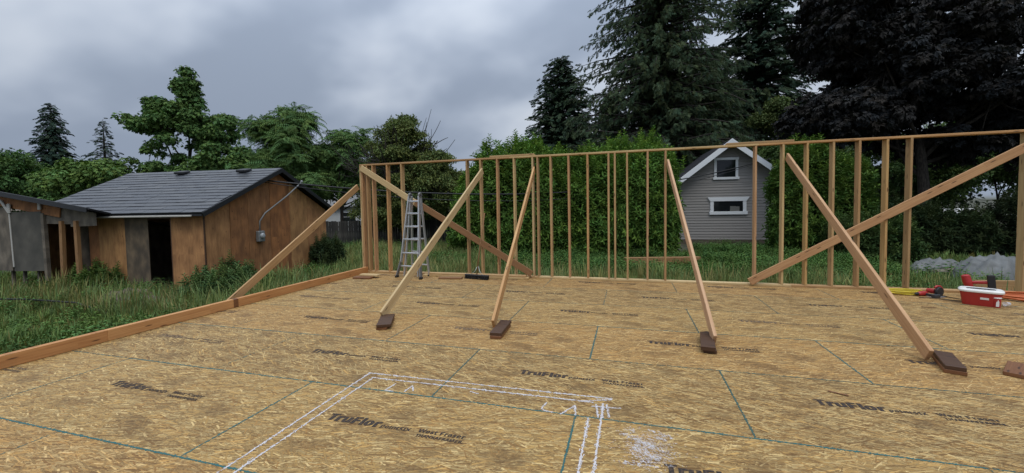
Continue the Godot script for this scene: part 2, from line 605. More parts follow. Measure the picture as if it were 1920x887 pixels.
# evergreen shrub: shoots over the surface of ellipsoids, loose leaves inside
func shrub(called: String, label: String, at: Vector3, env: Array, count: int, size: float, c: Color, group := "") -> Node3D:
	var t := thing(called, label, "shrub", at, 0.0, group)
	var st := SurfaceTool.new()
	st.begin(Mesh.PRIMITIVE_TRIANGLES)
	var xfs := []
	var cols := []
	var nz := FastNoiseLite.new()
	nz.seed = int(at.x * 10.0)
	nz.frequency = 0.55
	nz.fractal_octaves = 3
	for e in env:
		var ctr: Vector3 = e[0]
		var rad: Vector3 = e[1]
		for k in 4:
			limb(st, Vector3(ctr.x * 0.8 + rng.randf_range(-0.3, 0.3), -0.1, ctr.z), ctr + rv() * rad * 0.75, 0.07, 0.02, 0.1)
		for k in int(count / env.size()):
			var u := rv()
			u = Vector3(signf(u.x) * pow(absf(u.x), 0.75), signf(u.y) * pow(absf(u.y), 0.75), signf(u.z) * pow(absf(u.z), 0.75))
			u *= 0.5 / u.length() + 0.5
			var deep := rng.randf() < 0.25
			var p := ctr + u * rad
			var bump := 1.0 + 0.34 * nz.get_noise_3dv(p * 1.1 + at) + 0.16 * nz.get_noise_3dv(p * 3.4)
			p = ctr + u * rad * bump * (rng.randf_range(0.45, 0.85) if deep else rng.randf_range(0.86, 1.04))
			if p.y < 0.05: continue
			var up := (u * 0.8 + Vector3.UP * 0.9 + rv() * 0.55).normalized()
			xfs.append(Transform3D(Basis(Quaternion(Vector3.UP, up)).rotated(up, rng.randf() * TAU).scaled(Vector3.ONE * size * rng.randf_range(0.7, 1.35)), p))
			cols.append(tone(c, 0.3))
			if not deep and u.y > 0.25 and rng.randf() < 0.16:
				for q in range(1, 3 + rng.randi() % 2):
					xfs.append(Transform3D(Basis(Vector3.UP, rng.randf() * TAU).scaled(Vector3.ONE * size * (1.15 - 0.15 * q)), p + (Vector3.UP + u * 0.25) * 0.17 * q * size))
					cols.append(tone(Color(c.r * 1.55, c.g * 1.4, c.b * 1.3), 0.25))
	obj("stems", done(st), M.bark, t)
	many("foliage", M.shoot, M.leaf, xfs, cols, t)
	return t

# ------------------------------------------------------------------ deck
func panel_mesh(x0: float, x1: float, z0: float, z1: float, u0: float, u1: float, flip: bool) -> ArrayMesh:
	var st := begin()
	var t := 0.018
	var p := [Vector3(x0, 0, z0), Vector3(x1, 0, z0), Vector3(x1, 0, z1), Vector3(x0, 0, z1)]
	var uv := [Vector2(u0, 0), Vector2(u1, 0), Vector2(u1, 1), Vector2(u0, 1)]
	if flip:
		for i in 4: uv[i] = Vector2(1, 1) - uv[i]
	for k in [0, 1, 2, 0, 2, 3]:
		st.set_uv(uv[k])
		st.add_vertex(p[k])
	for i in 4:
		var a: Vector3 = p[i]
		var b: Vector3 = p[(i + 1) % 4]
		var dn := Vector3(0, -t, 0)
		for v in [[a, uv[i]], [a + dn, uv[i]], [b, uv[(i + 1) % 4]], [b, uv[(i + 1) % 4]], [a + dn, uv[i]], [b + dn, uv[(i + 1) % 4]]]:
			st.set_uv(v[1])
			st.add_vertex(v[0])
	st.generate_normals()
	st.generate_tangents()
	return st.commit()

# ragged paint along a line: many small flakes of paint on the boards
func add_ragged(st: SurfaceTool, a: Vector3, b: Vector3, w: float, per_m: float, size: float, y: float) -> void:
	var d := (b - a).normalized()
	var s := Vector3(-d.z, 0, d.x)
	for i in int(a.distance_to(b) * per_m):
		var p := a.lerp(b, rng.randf()) + s * rng.randfn(0.0, 0.33) * w
		p.y = y + rng.randf() * 0.0006
		var l := size * rng.randf_range(0.5, 1.8)
		var k := size * rng.randf_range(0.25, 0.6)
		var dd := d.rotated(Vector3.UP, rng.randfn(0.0, 0.45))
		var ss := Vector3(-dd.z, 0, dd.x)
		var sk := rng.randf_range(-0.4, 0.4) * l
		var v := [p - dd * l - ss * k, p + dd * (l + sk) - ss * k * 0.5, p + dd * l + ss * k, p - dd * (l + sk) + ss * k * 0.6]
		st.add_vertex(v[0]); st.add_vertex(v[1]); st.add_vertex(v[2])
		st.add_vertex(v[0]); st.add_vertex(v[2]); st.add_vertex(v[3])

func text_mesh(s: String, width: float, slant: float, bold: float, squash: float) -> Array:
	var f := SystemFont.new()
	f.font_names = PackedStringArray(["Droid Sans"])
	f.font_weight = 700
	var v := FontVariation.new()
	v.base_font = f
	v.variation_transform = Transform2D(Vector2(1, 0), Vector2(slant, 1), Vector2.ZERO)
	var t := TextMesh.new()
	t.font = v
	t.text = s
	t.font_size = 48
	t.pixel_size = 0.01
	t.depth = 0.004
	t.horizontal_alignment = HORIZONTAL_ALIGNMENT_LEFT
	t.vertical_alignment = VERTICAL_ALIGNMENT_BOTTOM
	var bb := t.get_aabb()
	var k := width / bb.size.x
	return [t, k, k * squash, bb.position]

func build_deck() -> void:
	var deck := thing("subfloor", "large platform of printed strand board panels with chalk marks", "floor")
	deck.set_meta("kind", "structure")
	obj("joists", box_mesh(Vector3(15.7, 0.26, 11.6), 0.01), M.dark_wood, deck, T(1.4, -0.151, -3.05))
	obj("foundation", box_mesh(Vector3(15.6, 0.6, 11.5), 0.01), M.concrete, deck, T(1.4, -0.582, -3.05))
	var words := [["TruFlor", 0.455, 0.12, 0.9, 0.95, 0.0, 0.0], ["pointSIX", 0.24, 0.3, 0.35, 0.9, 0.475, -0.005], ["West Fraser", 0.36, 0.1, 0.7, 0.95, 0.775, 0.022], ["THANKAFRAMER.", 0.36, 0.2, 0.5, 0.95, 0.785, -0.032]]
	var lettering := []
	for w in words: lettering.append(text_mesh(w[0], w[1], w[2], w[3], w[4]))
	for r in range(-2, 7):
		var zn := ROW_Z - PANEL_W * r - 0.0015
		var zf := ROW_Z - PANEL_W * (r + 1) + 0.0015
		if r == 6: zf = -8.80
		for k in range(-5, 10):
			if posmod(k, 2) != posmod(r, 2): continue
			var xs := SEAM_X + 0.5 * PANEL_L * k
			var x0 := maxf(xs, -6.42) + 0.0015
			var x1 := minf(xs + PANEL_L, 9.2) - 0.0015
			if x1 - x0 < 0.1: continue
			var v := (r * 5 + k * 3 + 40) % 4
			var m: StandardMaterial3D = M.osb[(r * 7 + k * 3 + 80) % M.osb.size()]
			var o := obj("osb_panel", panel_mesh(x0 - xs, x1 - xs, zf - zn, 0, (x0 - xs) / PANEL_L, (x1 - xs) / PANEL_L, v % 2 == 1), m, deck, T(xs, 0, zn))
			# sealant left along the edges
			var st := begin()
			var zl := zf - zn + 0.004
			var hv := rng.randf()
			add_ragged(st, Vector3(x0 - xs, 0, zl), Vector3(x1 - xs, 0, zl), 0.006, 150 + 110 * hv, 0.009, 0.0012)
			if xs > -6.4:
				var strong := rng.randf()
				if [[1, -1], [2, 0], [1, 1], [2, 2], [3, 3], [3, 1], [4, 2], [4, 0]].has([r, k]): strong = 1.0
				for q in 2:
					add_ragged(st, Vector3(0.004, 0, -0.01), Vector3(0.004, 0, zl), 0.006, 20 + 130 * strong, 0.008, 0.0012)
			if hv > 0.25:
				var q0 := Vector3(x0 - xs, 0.001, zf - zn)
				var q1 := Vector3(x1 - xs, 0.001, zf - zn)
				var wd := Vector3(0, 0, 0.005)
				quad(st, q0, q1, q1 + wd, q0 + wd, Vector3(0, -99, 0))
			obj("edge_paint", done(st), M.teal if hv > 0.4 else M.teal2, o)
			if x1 - x0 > 2.0 or (x0 < -6.0 and x1 - xs > 1.3):
				var ink: StandardMaterial3D = M.ink if (k + r * 2) % 5 != 0 and k > -4 else M.ink_worn
				for i in words.size():
					var l: Array = lettering[i]
					var w: Array = words[i]
					var e := obj("lettering", l[0], ink, o)
					var bp: Vector3 = l[3]
					var x: float = 0.60 + w[5]
					if xs + x < x0 + 0.05: 
						o.remove_child(e)
						e.free()
						continue
					var lx: float = x - bp.x * l[1]
					for q in (2 if i == 0 else 1):
						var e2 := obj("lettering", l[0], ink, o)
						e2.transform = Transform3D(Basis(Vector3(l[1], 0, 0), Vector3(0, 0, -l[2]), Vector3(0, 0.25, 0)), Vector3(lx + (0.005 if i == 0 else 0.0018) * (q + 1), 0.0016 + 0.0004 * q, -0.5 * PANEL_W - 0.075 - w[6] - 0.05 + bp.y * l[2] + 0.08 + 0.001 * q))
					e.transform = Transform3D(Basis(Vector3(l[1], 0, 0), Vector3(0, 0, -l[2]), Vector3(0, 0.25, 0)), Vector3(x - bp.x * l[1], 0.0012, -0.5 * PANEL_W - 0.075 - w[6] - 0.05 + bp.y * l[2] + 0.08))
	# chalk: snapped double lines of a room and letters
	var double_lines := [[[-2.43, -1.3], [-2.43, -3.30]], [[-2.33, -1.3], [-2.335, -3.22]], [[-2.45, -3.31], [-0.14, -3.345]], [[-2.35, -3.225], [-0.28, -3.25]], [[-0.30, -3.0], [-0.30, -1.9]], [[-0.205, -3.24], [-0.215, -1.9]]]
	for l in double_lines:
		var st := begin()
		for q in 2:
			add_ragged(st, Vector3(l[0][0], 0, l[0][1]), Vector3(l[1][0], 0, l[1][1]), 0.008 if q else 0.024, 250 if q else 80, 0.007, 0.0022)
		obj("chalk_line", done(st), M.chalk, deck)
	var strokes := [[[-2.05, -3.16], [-2.07, -3.02], [-1.99, -3.02]], [[-1.89, -3.04], [-1.88, -3.16], [-1.82, -3.07]], [[-0.65, -3.15], [-0.67, -3.05], [-0.64, -3.02], [-0.57, -3.01]], [[-0.51, -3.0], [-0.42, -3.16], [-0.4, -3.01]], [[-0.26, -3.22], [-0.23, -3.02]], [[-0.21, -3.25], [-0.2, -3.02]], [[-0.18, -3.24], [-0.15, -3.04]], [[-0.4, -3.24], [-0.14, -3.33]], [[-0.29, -3.18], [-0.07, -3.2]], [[-1.33, -3.18], [-1.25, -3.16]]]
	for s in strokes:
		var st := begin()
		for i in s.size() - 1:
			add_ragged(st, Vector3(s[i][0], 0, s[i][1]), Vector3(s[i + 1][0], 0, s[i + 1][1]), 0.012, 520, 0.005, 0.0030)
		obj("chalk_letter", done(st), M.chalk, deck)
	var scribble := [[[-0.03, -2.92], [0.03, -2.9]], [[0.12, -2.94], [0.21, -2.91], [0.27, -2.86]], [[0.18, -2.87], [0.24, -2.84]], [[-0.07, -2.86], [0.02, -2.81], [0.1, -2.77], [0.22, -2.7]], [[-0.02, -2.71], [0.07, -2.67], [0.18, -2.61]], [[0.01, -2.61], [0.09, -2.6], [0.16, -2.63]], [[-0.04, -2.53], [0.02, -2.52], [0.07, -2.53]], [[0.06, -2.58], [0.11, -2.55], [0.16, -2.52]], [[0.08, -2.78], [0.15, -2.73]], [[0.03, -2.73], [0.13, -2.64]]]
	var sc := begin()
	for s in scribble:
		for i in s.size() - 1:
			add_ragged(sc, Vector3(s[i][0], 0, s[i][1]), Vector3(s[i + 1][0], 0, s[i + 1][1]), 0.04, 230, 0.006, 0.0030)
	for i in 480:
		var p := Vector3(0.1 + rng.randfn(0.0, 0.085), 0, -2.72 + rng.randfn(0.0, 0.11))
		add_ragged(sc, p, p + Vector3(0.03, 0, 0.01), 0.02, 70, 0.0035, 0.0030)
	obj("chalk_scribble", done(sc), M.chalk, deck)

# ------------------------------------------------------------------ framing
func fir(i: int) -> StandardMaterial3D:
	return M.fir[posmod(i, M.fir.size())]

func build_wall() -> void:
	var z := -8.66
	var wall := thing("stud_wall", "long open stud wall of new fir lumber standing on the platform", "wall frame", Vector3(0, 0, z))
	var cuts := [-6.42, -1.9, 2.9, 7.6]
	for i in 3:
		board("bottom_plate", Vector3(cuts[i] + 0.001, 0.020, 0), Vector3(cuts[i + 1] - 0.001, 0.020, 0), 0.14, 0.038, Vector3.BACK, fir(i + 1), wall)
	var tops := [-6.42, -2.55, 2.35, 7.6]
	for i in 3:
		board("top_plate", Vector3(tops[i] + 0.001, 2.671, 0), Vector3(tops[i + 1] - 0.001, 2.671, 0), 0.14, 0.038, Vector3.BACK, fir(i + 3), wall)
	board("splice_plate", Vector3(-3.0, 2.7095, 0), Vector3(-1.98, 2.7095, 0.0), 0.14, 0.038, Vector3.BACK, fir(7), wall)
	board("splice_plate", Vector3(1.80, 2.7095, 0), Vector3(2.92, 2.7095, 0.0), 0.14, 0.038, Vector3.BACK, fir(6), wall)
	var i := 0
	for x in [-6.4, -6.36, -6.22, -6.06, -5.66, -5.26, -3.57, -3.23, -2.84, -2.44, -2.02, -1.91, -1.62, -1.23, -0.84, -0.41, -0.28, -0.03, 0.36, 0.7, 2.3, 2.75, 3.13, 3.54, 3.93, 4.33, 4.66, 6.19, 6.6, 7.0]:
		var dx := rng.randf_range(-0.008, 0.008)
		board("stud", Vector3(x, 0.0395, 0), Vector3(x + dx, 2.6515, rng.randf_range(-0.004, 0.004)), 0.14, 0.037, Vector3.BACK, fir(i * 5 + int(x * 7)), wall)
		i += 1

func build_braces() -> void:
	var zf := -8.568
	tag(board("diagonal_brace", Vector3(-6.36, 2.60, zf), Vector3(-4.70, 1.60, zf), 0.14, 0.036, Vector3.UP, fir(2), self), "pale upper board of the diagonal brace nailed across the studs behind the ladder", "brace", "diagonal wall braces")
	tag(board("diagonal_brace", Vector3(-4.86, 1.73, zf + 0.038), Vector3(-2.05, 0.10, zf + 0.038), 0.14, 0.036, Vector3.UP, M.grey_fir, self), "greyer lower board of the diagonal brace running from the ladder down to the floor plate", "brace", "diagonal wall braces")
	tag(board("diagonal_brace", Vector3(2.2, 0.075, zf), Vector3(6.5, 2.62, zf), 0.14, 0.036, Vector3.UP, fir(9), self), "pinkish diagonal brace board rising across the studs above the red cooler", "brace", "diagonal wall braces")
	var kick := [
		[Vector3(-3.39, 0.07, -4.93), Vector3(-3.17, 2.40, -8.58), fir(0), "brace board leaning to the studs just right of the push broom", 1],
		[Vector3(-1.69, 0.08, -4.86), Vector3(-1.975, 2.38, -8.58), fir(5), "bright orange brace board leaning to the paired studs, footed on two stacked blocks", 1],
		[Vector3(0.91, 0.07, -4.87), Vector3(0.745, 2.41, -8.58), M.pale_fir, "pale brace board with whitened edge leaning to the stud beside the window gap", -1],
		[Vector3(2.82, 0.07, -4.86), Vector3(2.80, 2.42, -8.58), fir(8), "brace board crossing in front of the pinkish diagonal brace", -1]]
	for k in kick:
		tag(board("kicker_brace", k[0], k[1], 0.14, 0.038, Vector3.UP, k[2], self), k[3], "brace", "kicker braces propping the wall")
	tag(board("kicker_brace", Vector3(-6.52, 0.02, -5.12), Vector3(-6.43, 2.13, -8.52), 0.14, 0.038, Vector3.UP, fir(3), self), "brace board outside the edge board, rising to the corner posts by the brown shed", "brace", "kicker braces propping the wall")
	# foot blocks
	var b := thing("foot_block", "dark brown block pair at the foot of the brace near the push broom", "block", Vector3(-3.22, 0, -4.77), 0.35, "blocks at the brace feet")
	obj("upper_block", box_mesh(Vector3(0.185, 0.038, 0.52), 0.004), M.dark_fir, b, Transform3D(Basis(Vector3.UP, 0.12), Vector3(0.0, 0.058, 0.0)))
	obj("lower_block", box_mesh(Vector3(0.14, 0.038, 0.46), 0.004), M.brown_fir, b, T(0.0, 0.0195, 0.02))
	b = thing("foot_block", "two dark stacked blocks at the foot of the bright orange brace", "block", Vector3(-1.57, 0, -4.80), 0.06, "blocks at the brace feet")
	obj("upper_block", box_mesh(Vector3(0.15, 0.038, 0.55), 0.004), M.dark_fir, b, T(0.0, 0.058, -0.02))
	obj("lower_block", box_mesh(Vector3(0.14, 0.038, 0.52), 0.004), M.brown_fir, b, T(0.0, 0.0195, 0.0))
	b = thing("foot_block", "very dark block with angled end at the foot of the whitened brace", "block", Vector3(0.845, 0, -4.87), -0.1, "blocks at the brace feet")
	obj("upper_block", prism(PackedVector2Array([Vector2(-0.09, -0.28), Vector2(0.05, -0.28), Vector2(0.075, 0.22), Vector2(0.01, 0.31), Vector2(-0.07, 0.25)]), 0.038), M.dark_fir, b, Transform3D(Basis(Vector3.RIGHT, -PI / 2), Vector3(0.0, 0.058, 0.0)))
	obj("lower_block", box_mesh(Vector3(0.13, 0.038, 0.44), 0.004), M.dark_fir, b, T(0.0, 0.0195, 0.03))
	b = thing("foot_block", "dark reddish block at the foot of the brace in front of the diagonal brace", "block", Vector3(2.93, 0, -4.80), -0.35, "blocks at the brace feet")
	obj("upper_block", box_mesh(Vector3(0.14, 0.038, 0.46), 0.004), M.dark_fir, b, T(0.0, 0.058, 0.01))
	obj("lower_block", box_mesh(Vector3(0.15, 0.038, 0.48), 0.004), M.brown_fir, b, T(0.0, 0.0195, 0.0))
	b = thing("foot_block", "loose reddish block lying by itself on the floor boards", "block", Vector3(3.42, 0, -4.78), 0.9)
	obj("block", box_mesh(Vector3(0.40, 0.038, 0.14), 0.004), M.brown_fir, b, T(0.0, 0.0195, 0.0))
	# edge boards on the left
	var rim := thing("edge_board", "long row of boards set on edge along the platform edge facing the sheds", "edge board", Vector3(-6.29, 0, 0))
	var zs := [2.6, -1.0, -3.35, -5.02, -5.10, -8.585]
	for i in 5:
		board("board", Vector3(rng.randf_range(-0.003, 0.003), 0.0725, zs[i] - 0.001), Vector3(rng.randf_range(-0.003, 0.003), 0.0725, zs[i + 1] + 0.001), 0.14, 0.076, Vector3.UP, M.brown_fir if i == 3 else M.rim[i % M.rim.size()], rim)
	# loose lumber by the wall
	tag(board("plank", Vector3(-4.62, 0.0205, -8.43), Vector3(-2.10, 0.0205, -8.46), 0.14, 0.038, Vector3.BACK, fir(4), self), "long plank at the bottom of the pair lying along the wall behind the broom", "plank", "loose planks by the wall")
	tag(board("plank", Vector3(-4.50, 0.0595, -8.44), Vector3(-2.16, 0.0595, -8.47), 0.14, 0.038, Vector3.BACK, fir(1), self), "long plank on top of the pair lying along the wall behind the broom", "plank", "loose planks by the wall")
	tag(board("plank", Vector3(-4.08, 0.0205, -8.13), Vector3(-3.56, 0.0205, -8.19), 0.14, 0.038, Vector3.BACK, M.grey_fir, self), "short greyish plank on the floor just left of the broom head", "plank", "loose planks by the wall")
	tag(board("plank", Vector3(-6.05, 0.0205, -7.80), Vector3(-5.62, 0.0205, -7.86), 0.20, 0.038, Vector3.BACK, M.brown_fir, self), "short brown plank lying flat in the corner beside the edge boards", "plank", "loose planks by the wall")
	tag(board("plank", Vector3(-6.00, 0.0595, -7.97), Vector3(-5.52, 0.0595, -7.95), 0.14, 0.038, Vector3.BACK, fir(2), self), "short plank resting across another in the corner by the posts", "plank", "loose planks by the wall")
	var i := 0
	for p in [[1.60, -3.92, 0.12, 0.5, "dark wood splinter beside the print in front of the reddish foot block"], [4.15, -7.35, 0.16, 0.2, "dark wood splinter lying near the yellow cord"], [4.95, -6.85, 0.18, -0.1, "dark wood splinter lying in front of the red cooler"], [3.3, -4.35, 0.14, 0.1, "dark wood splinter lying beside the loose reddish block"]]:
		tag(board("wood_chip", Vector3(p[0], 0.006, p[1]), Vector3(p[0] + p[2], 0.008, p[1] + p[2] * p[3]), 0.016, 0.006, Vector3.BACK, M.brown_fir, self, 0.002), p[4], "splinter", "splinters on the floor")
		i += 1

func build_ladder() -> void:
	var l := thing("ladder", "aluminium folding ladder standing open beside the diagonal brace", "ladder", Vector3(-4.76, 0, -8.2), -0.19)
	# front: outer rails flaring to the floor
	var ft := [Vector3(-0.15, 1.86, -0.10), Vector3(0.15, 1.86, -0.10)]
	for s in [-1, 1]:
		var top := Vector3(0.145 * s, 1.86, -0.08)
		var knee := Vector3(0.28 * s, 0.34, 0.10)
		var foot := Vector3(0.345 * s, 0.05, 0.17)
		board("rail", top, knee, 0.07, 0.026, Vector3.BACK, M.alu, l)
		board("rail", knee + Vector3(0, 0.03, 0.004), foot, 0.075, 0.03, Vector3.BACK, M.alu_dark, l)
		board("inner_rail", Vector3(0.118 * s, 1.80, -0.105), Vector3(0.20 * s, 0.035, 0.09), 0.055, 0.022, Vector3.BACK, M.alu, l)
		board("rear_rail", Vector3(0.13 * s, 1.86, -0.15), Vector3(0.25 * s, 0.04, -0.24), 0.06, 0.026, Vector3.BACK, M.alu, l)
		obj("rubber_foot", box_mesh(Vector3(0.05, 0.05, 0.10), 0.008), M.rubber, l, T(0.35 * s, 0.026, 0.175))
		obj("rubber_foot", box_mesh(Vector3(0.04, 0.035, 0.08), 0.006), M.rubber, l, T(0.252 * s, 0.0185, -0.24))
		var h := obj("hinge", lathe([[0.0, -0.02], [0.055, -0.02], [0.062, -0.012], [0.062, 0.012], [0.055, 0.02], [0.0, 0.02]], 16), M.alu_dark, l, Transform3D(Basis(Vector3.BACK, PI / 2), Vector3(0.145 * s, 1.88, -0.115)))
		obj("pin", lathe([[0.0, -0.03], [0.015, -0.03], [0.015, 0.03], [0.0, 0.03]], 10), M.rubber, h)
	for y in [0.26, 0.56, 0.87, 1.16, 1.46, 1.74]:
		var t: float = (1.86 - y) / 1.52
		var z := lerpf(-0.08, 0.10, t)
		var w := lerpf(0.145, 0.28, t)
		board("rung", Vector3(-w, y, z), Vector3(w, y, z), 0.038, 0.03, Vector3.UP, M.alu, l, 0.008)
		var t2: float = (1.86 - y) / 1.82
		var w2 := lerpf(0.13, 0.25, t2)
		board("rear_rung", Vector3(-w2, y, lerpf(-0.15, -0.24, t2)), Vector3(w2, y, lerpf(-0.15, -0.24, t2)), 0.036, 0.03, Vector3.UP, M.alu, l, 0.008)

func build_small_things() -> void:
	# push broom
	var b := thing("push_broom", "black push broom resting on the floor with its handle against the studs", "broom", Vector3(-3.22, 0, -8.22), -0.18)
	obj("head", box_mesh(Vector3(0.60, 0.035, 0.075), 0.01), M.rubber, b, T(0, 0.085, 0))
	var st := begin()
	for i in 520:
		var p := Vector3(rng.randf_range(-0.295, 0.295), 0.07, rng.randf_range(-0.034, 0.034))
		var q := p + Vector3(rng.randf_range(-0.02, 0.02), -0.068, p.z * 0.5 + rng.randf_range(-0.008, 0.008))
		var s := Vector3(0.0035, 0, 0.001)
		st.add_vertex(p - s); st.add_vertex(q); st.add_vertex(p + s)
		st.add_vertex(p - s); st.add_vertex(q - s); st.add_vertex(q)
	obj("bristles", done(st), M.rubber, b).set_meta("kind", "stuff")
	tube("handle", [Vector3(0, 0.10, 0), Vector3(0.02, 0.75, -0.14), Vector3(0.05, 1.45, -0.31)], 0.013, M.grey_fir, b)
	tube("wire_brace", [Vector3(-0.16, 0.10, 0), Vector3(-0.06, 0.16, -0.01), Vector3(0.01, 0.30, -0.045)], 0.005, M.alu, b, 6)
	tube("wire_brace", [Vector3(0.16, 0.10, 0), Vector3(0.08, 0.16, -0.01), Vector3(0.01, 0.30, -0.045)], 0.005, M.alu, b, 6)
	# cooler
	var c := thing("cooler", "small red cooler box with white lid standing on the floor", "cooler", Vector3(5.06, 0, -7.70), -0.55)
	st = begin()
	var lo := Vector2(0.185, 0.12)
	var hi := Vector2(0.215, 0.145)
	var ring0 := []
	var ring1 := []
	for k in 24:
		var a := TAU * k / 24.0
		var e := Vector2(signf(cos(a)) * pow(absf(cos(a)), 0.45), signf(sin(a)) * pow(absf(sin(a)), 0.45))
		ring0.append(Vector3(e.x * lo.x, 0.002, e.y * lo.y))
		ring1.append(Vector3(e.x * hi.x, 0.20, e.y * hi.y))
	for k in 24:
		quad(st, ring0[k], ring0[(k + 1) % 24], ring1[(k + 1) % 24], ring1[k], Vector3(0, 0.1, 0))
		tri(st, ring0[k], ring0[(k + 1) % 24], Vector3(0, 0.002, 0), Vector3(0, 0.1, 0))
	obj("body", done(st), M.red, c)
	st = begin()
	var prof := [[1.04, 0.198], [1.07, 0.205], [1.07, 0.225], [0.98, 0.24], [0.72, 0.245], [0.68, 0.235]]
	for i in prof.size() - 1:
		for k in 24:
			var q: Array = prof[i]
			var r: Array = prof[i + 1]
			var f := func(v: Vector3, s: Array) -> Vector3: return Vector3(v.x * s[0], s[1], v.z * s[0])
			quad(st, f.call(ring1[k], q), f.call(ring1[(k + 1) % 24], q), f.call(ring1[(k + 1) % 24], r), f.call(ring1[k], r), Vector3(0, 0.2, 0))
	obj("lid", done(st), M.white, c)
	st = begin()
	for k in 24:
		tri(st, Vector3(ring1[k].x * 0.69, 0.236, ring1[k].z * 0.69), Vector3(ring1[(k + 1) % 24].x * 0.69, 0.236, ring1[(k + 1) % 24].z * 0.69), Vector3(0, 0.236, 0), Vector3(0, 0.1, 0))
	obj("lid_recess", done(st), M.dark_plastic, c)
	obj("label", box_mesh(Vector3(0.085, 0.03, 0.003), 0.001), M.white, c, Transform3D(Basis(Vector3.RIGHT, 0.12), Vector3(0.035, 0.115, 0.1365)))
	obj("hinge", box_mesh(Vector3(0.05, 0.03, 0.012), 0.003), M.white, c, T(-0.1, 0.19, -0.145))
	# red cup with white print
	var u := thing("drink_cup", "red drink cup with white print standing in front of the cooler", "cup", Vector3(5.14, 0, -7.54))
	obj("cup_body", lathe([[0.0, 0.002], [0.038, 0.002], [0.047, 0.14], [0.043, 0.14], [0.036, 0.008], [0.0, 0.008]], 18), M.red, u)
	obj("lid", lathe([[0.049, 0.136], [0.050, 0.146], [0.044, 0.152], [0.0, 0.152]], 18), M.white, u)
	obj("print", prism(PackedVector2Array([Vector2(-0.014, -0.05), Vector2(0.016, -0.05), Vector2(0.018, 0.02), Vector2(0.006, 0.05), Vector2(0.0, 0.03), Vector2(-0.012, 0.01)]), 0.004), M.white, u, Transform3D(Basis(Vector3.UP, -0.5), Vector3(-0.019, 0.07, 0.0415)))
	var g := thing("plastic_cup", "small clear plastic cup lying near the cooler", "cup", Vector3(5.34, 0.034, -7.66), 0.4)
	obj("cup_body", lathe([[0.0, -0.035], [0.025, -0.035], [0.033, 0.035], [0.031, 0.035], [0.0235, -0.032], [0.0, -0.032]], 16), M.clear, g, Transform3D(Basis(Vector3.BACK, 1.5), Vector3.ZERO))
	# power tools
	var d := thing("power_drill", "black and red cordless drill lying between the yellow cord and the cooler", "drill", Vector3(4.62, 0, -8.20), 0.4)
	obj("motor_body", lathe([[0.0, -0.09], [0.033, -0.085], [0.038, -0.03], [0.036, 0.05], [0.026, 0.075], [0.0, 0.075]], 16), M.red, d, Transform3D(Basis(Vector3.BACK, PI / 2), Vector3(0.02, 0.04, 0)))
	obj("chuck", lathe([[0.0, 0.0], [0.024, 0.0], [0.021, 0.03], [0.01, 0.055], [0.0, 0.055]], 14), M.rubber, d, Transform3D(Basis(Vector3.BACK, PI / 2), Vector3(-0.055, 0.04, 0)))
	board("handle", Vector3(0.06, 0.035, 0.0), Vector3(0.08, 0.03, 0.13), 0.036, 0.034, Vector3.RIGHT, M.rubber, d, 0.01)
	obj("battery", box_mesh(Vector3(0.11, 0.055, 0.06), 0.008), M.dark_plastic, d, T(0.08, 0.030, 0.155))
	d = thing("power_saw", "black and red circular saw on the floor beside the yellow cord", "saw", Vector3(4.82, 0, -8.18), 0.5)
	obj("base_plate", box_mesh(Vector3(0.26, 0.006, 0.14), 0.002), M.alu, d, T(0, 0.005, 0))
	obj("blade_guard", lathe([[0.0, -0.02], [0.07, -0.02], [0.078, 0.0], [0.07, 0.02], [0.0, 0.02]], 20), M.rubber, d, Transform3D(Basis(Vector3.RIGHT, PI / 2), Vector3(0.0, 0.088, 0.03)))
	obj("motor", lathe([[0.0, -0.06], [0.036, -0.055], [0.042, 0.0], [0.042, 0.05], [0.0, 0.05]], 16), M.red, d, Transform3D(Basis(Vector3.RIGHT, PI / 2), Vector3(0.0, 0.082, -0.07)))
	tube("handle", [Vector3(-0.05, 0.15, 0), Vector3(0.0, 0.175, 0), Vector3(0.07, 0.165, 0), Vector3(0.12, 0.11, 0), Vector3(0.12, 0.06, 0)], 0.017, M.red, d)
	d = thing("nail_gun", "red and black nail gun standing upright behind the cooler", "nail gun", Vector3(5.30, 0, -8.25), -0.5)
	obj("body", lathe([[0.0, 0.0], [0.05, 0.01], [0.056, 0.08], [0.052, 0.19], [0.03, 0.205], [0.0, 0.205]], 18), M.red, d, Transform3D(Basis(Vector3.BACK, 0.25), Vector3(-0.02, 0.16, 0)))
	board("nose", Vector3(-0.02, 0.17, 0), Vector3(0.02, 0.02, 0), 0.04, 0.035, Vector3.BACK, M.rubber, d, 0.006)
	board("magazine", Vector3(0.02, 0.03, 0), Vector3(0.25, 0.20, 0), 0.06, 0.03, Vector3.UP, M.dark_plastic, d, 0.006)
	board("handle", Vector3(-0.01, 0.24, 0), Vector3(0.21, 0.26, 0), 0.045, 0.035, Vector3.UP, M.red, d, 0.01)
	board("battery_pack", Vector3(0.22, 0.14, 0), Vector3(0.20, 0.38, 0), 0.085, 0.07, Vector3.RIGHT, M.rubber, d, 0.01)
	tag(tube("yellow_cord", coil(Vector3(4.40, 0.012, -8.32), 0.24, 0.11, 6, 3), 0.009, M.yellow, self, 6), "yellow extension cord coiled on the floor at the foot of the studs", "cord")
	tag(tube("black_cord", [Vector3(4.9, 0.012, -8.2), Vector3(5.02, 0.01, -8.0), Vector3(4.98, 0.01, -7.86), Vector3(4.86, 0.01, -7.88), Vector3(4.7, 0.012, -7.98), Vector3(4.5, 0.01, -8.02)], 0.006, M.rubber, self, 6), "thin black cord curling in front of the circular saw", "cord")
	tag(tube("orange_cord", coil(Vector3(5.95, 0.014, -8.18), 0.34, 0.2, 8, 9), 0.011, M.orange, self, 6), "orange extension cord coiled on the floor beside the cooler", "cord")
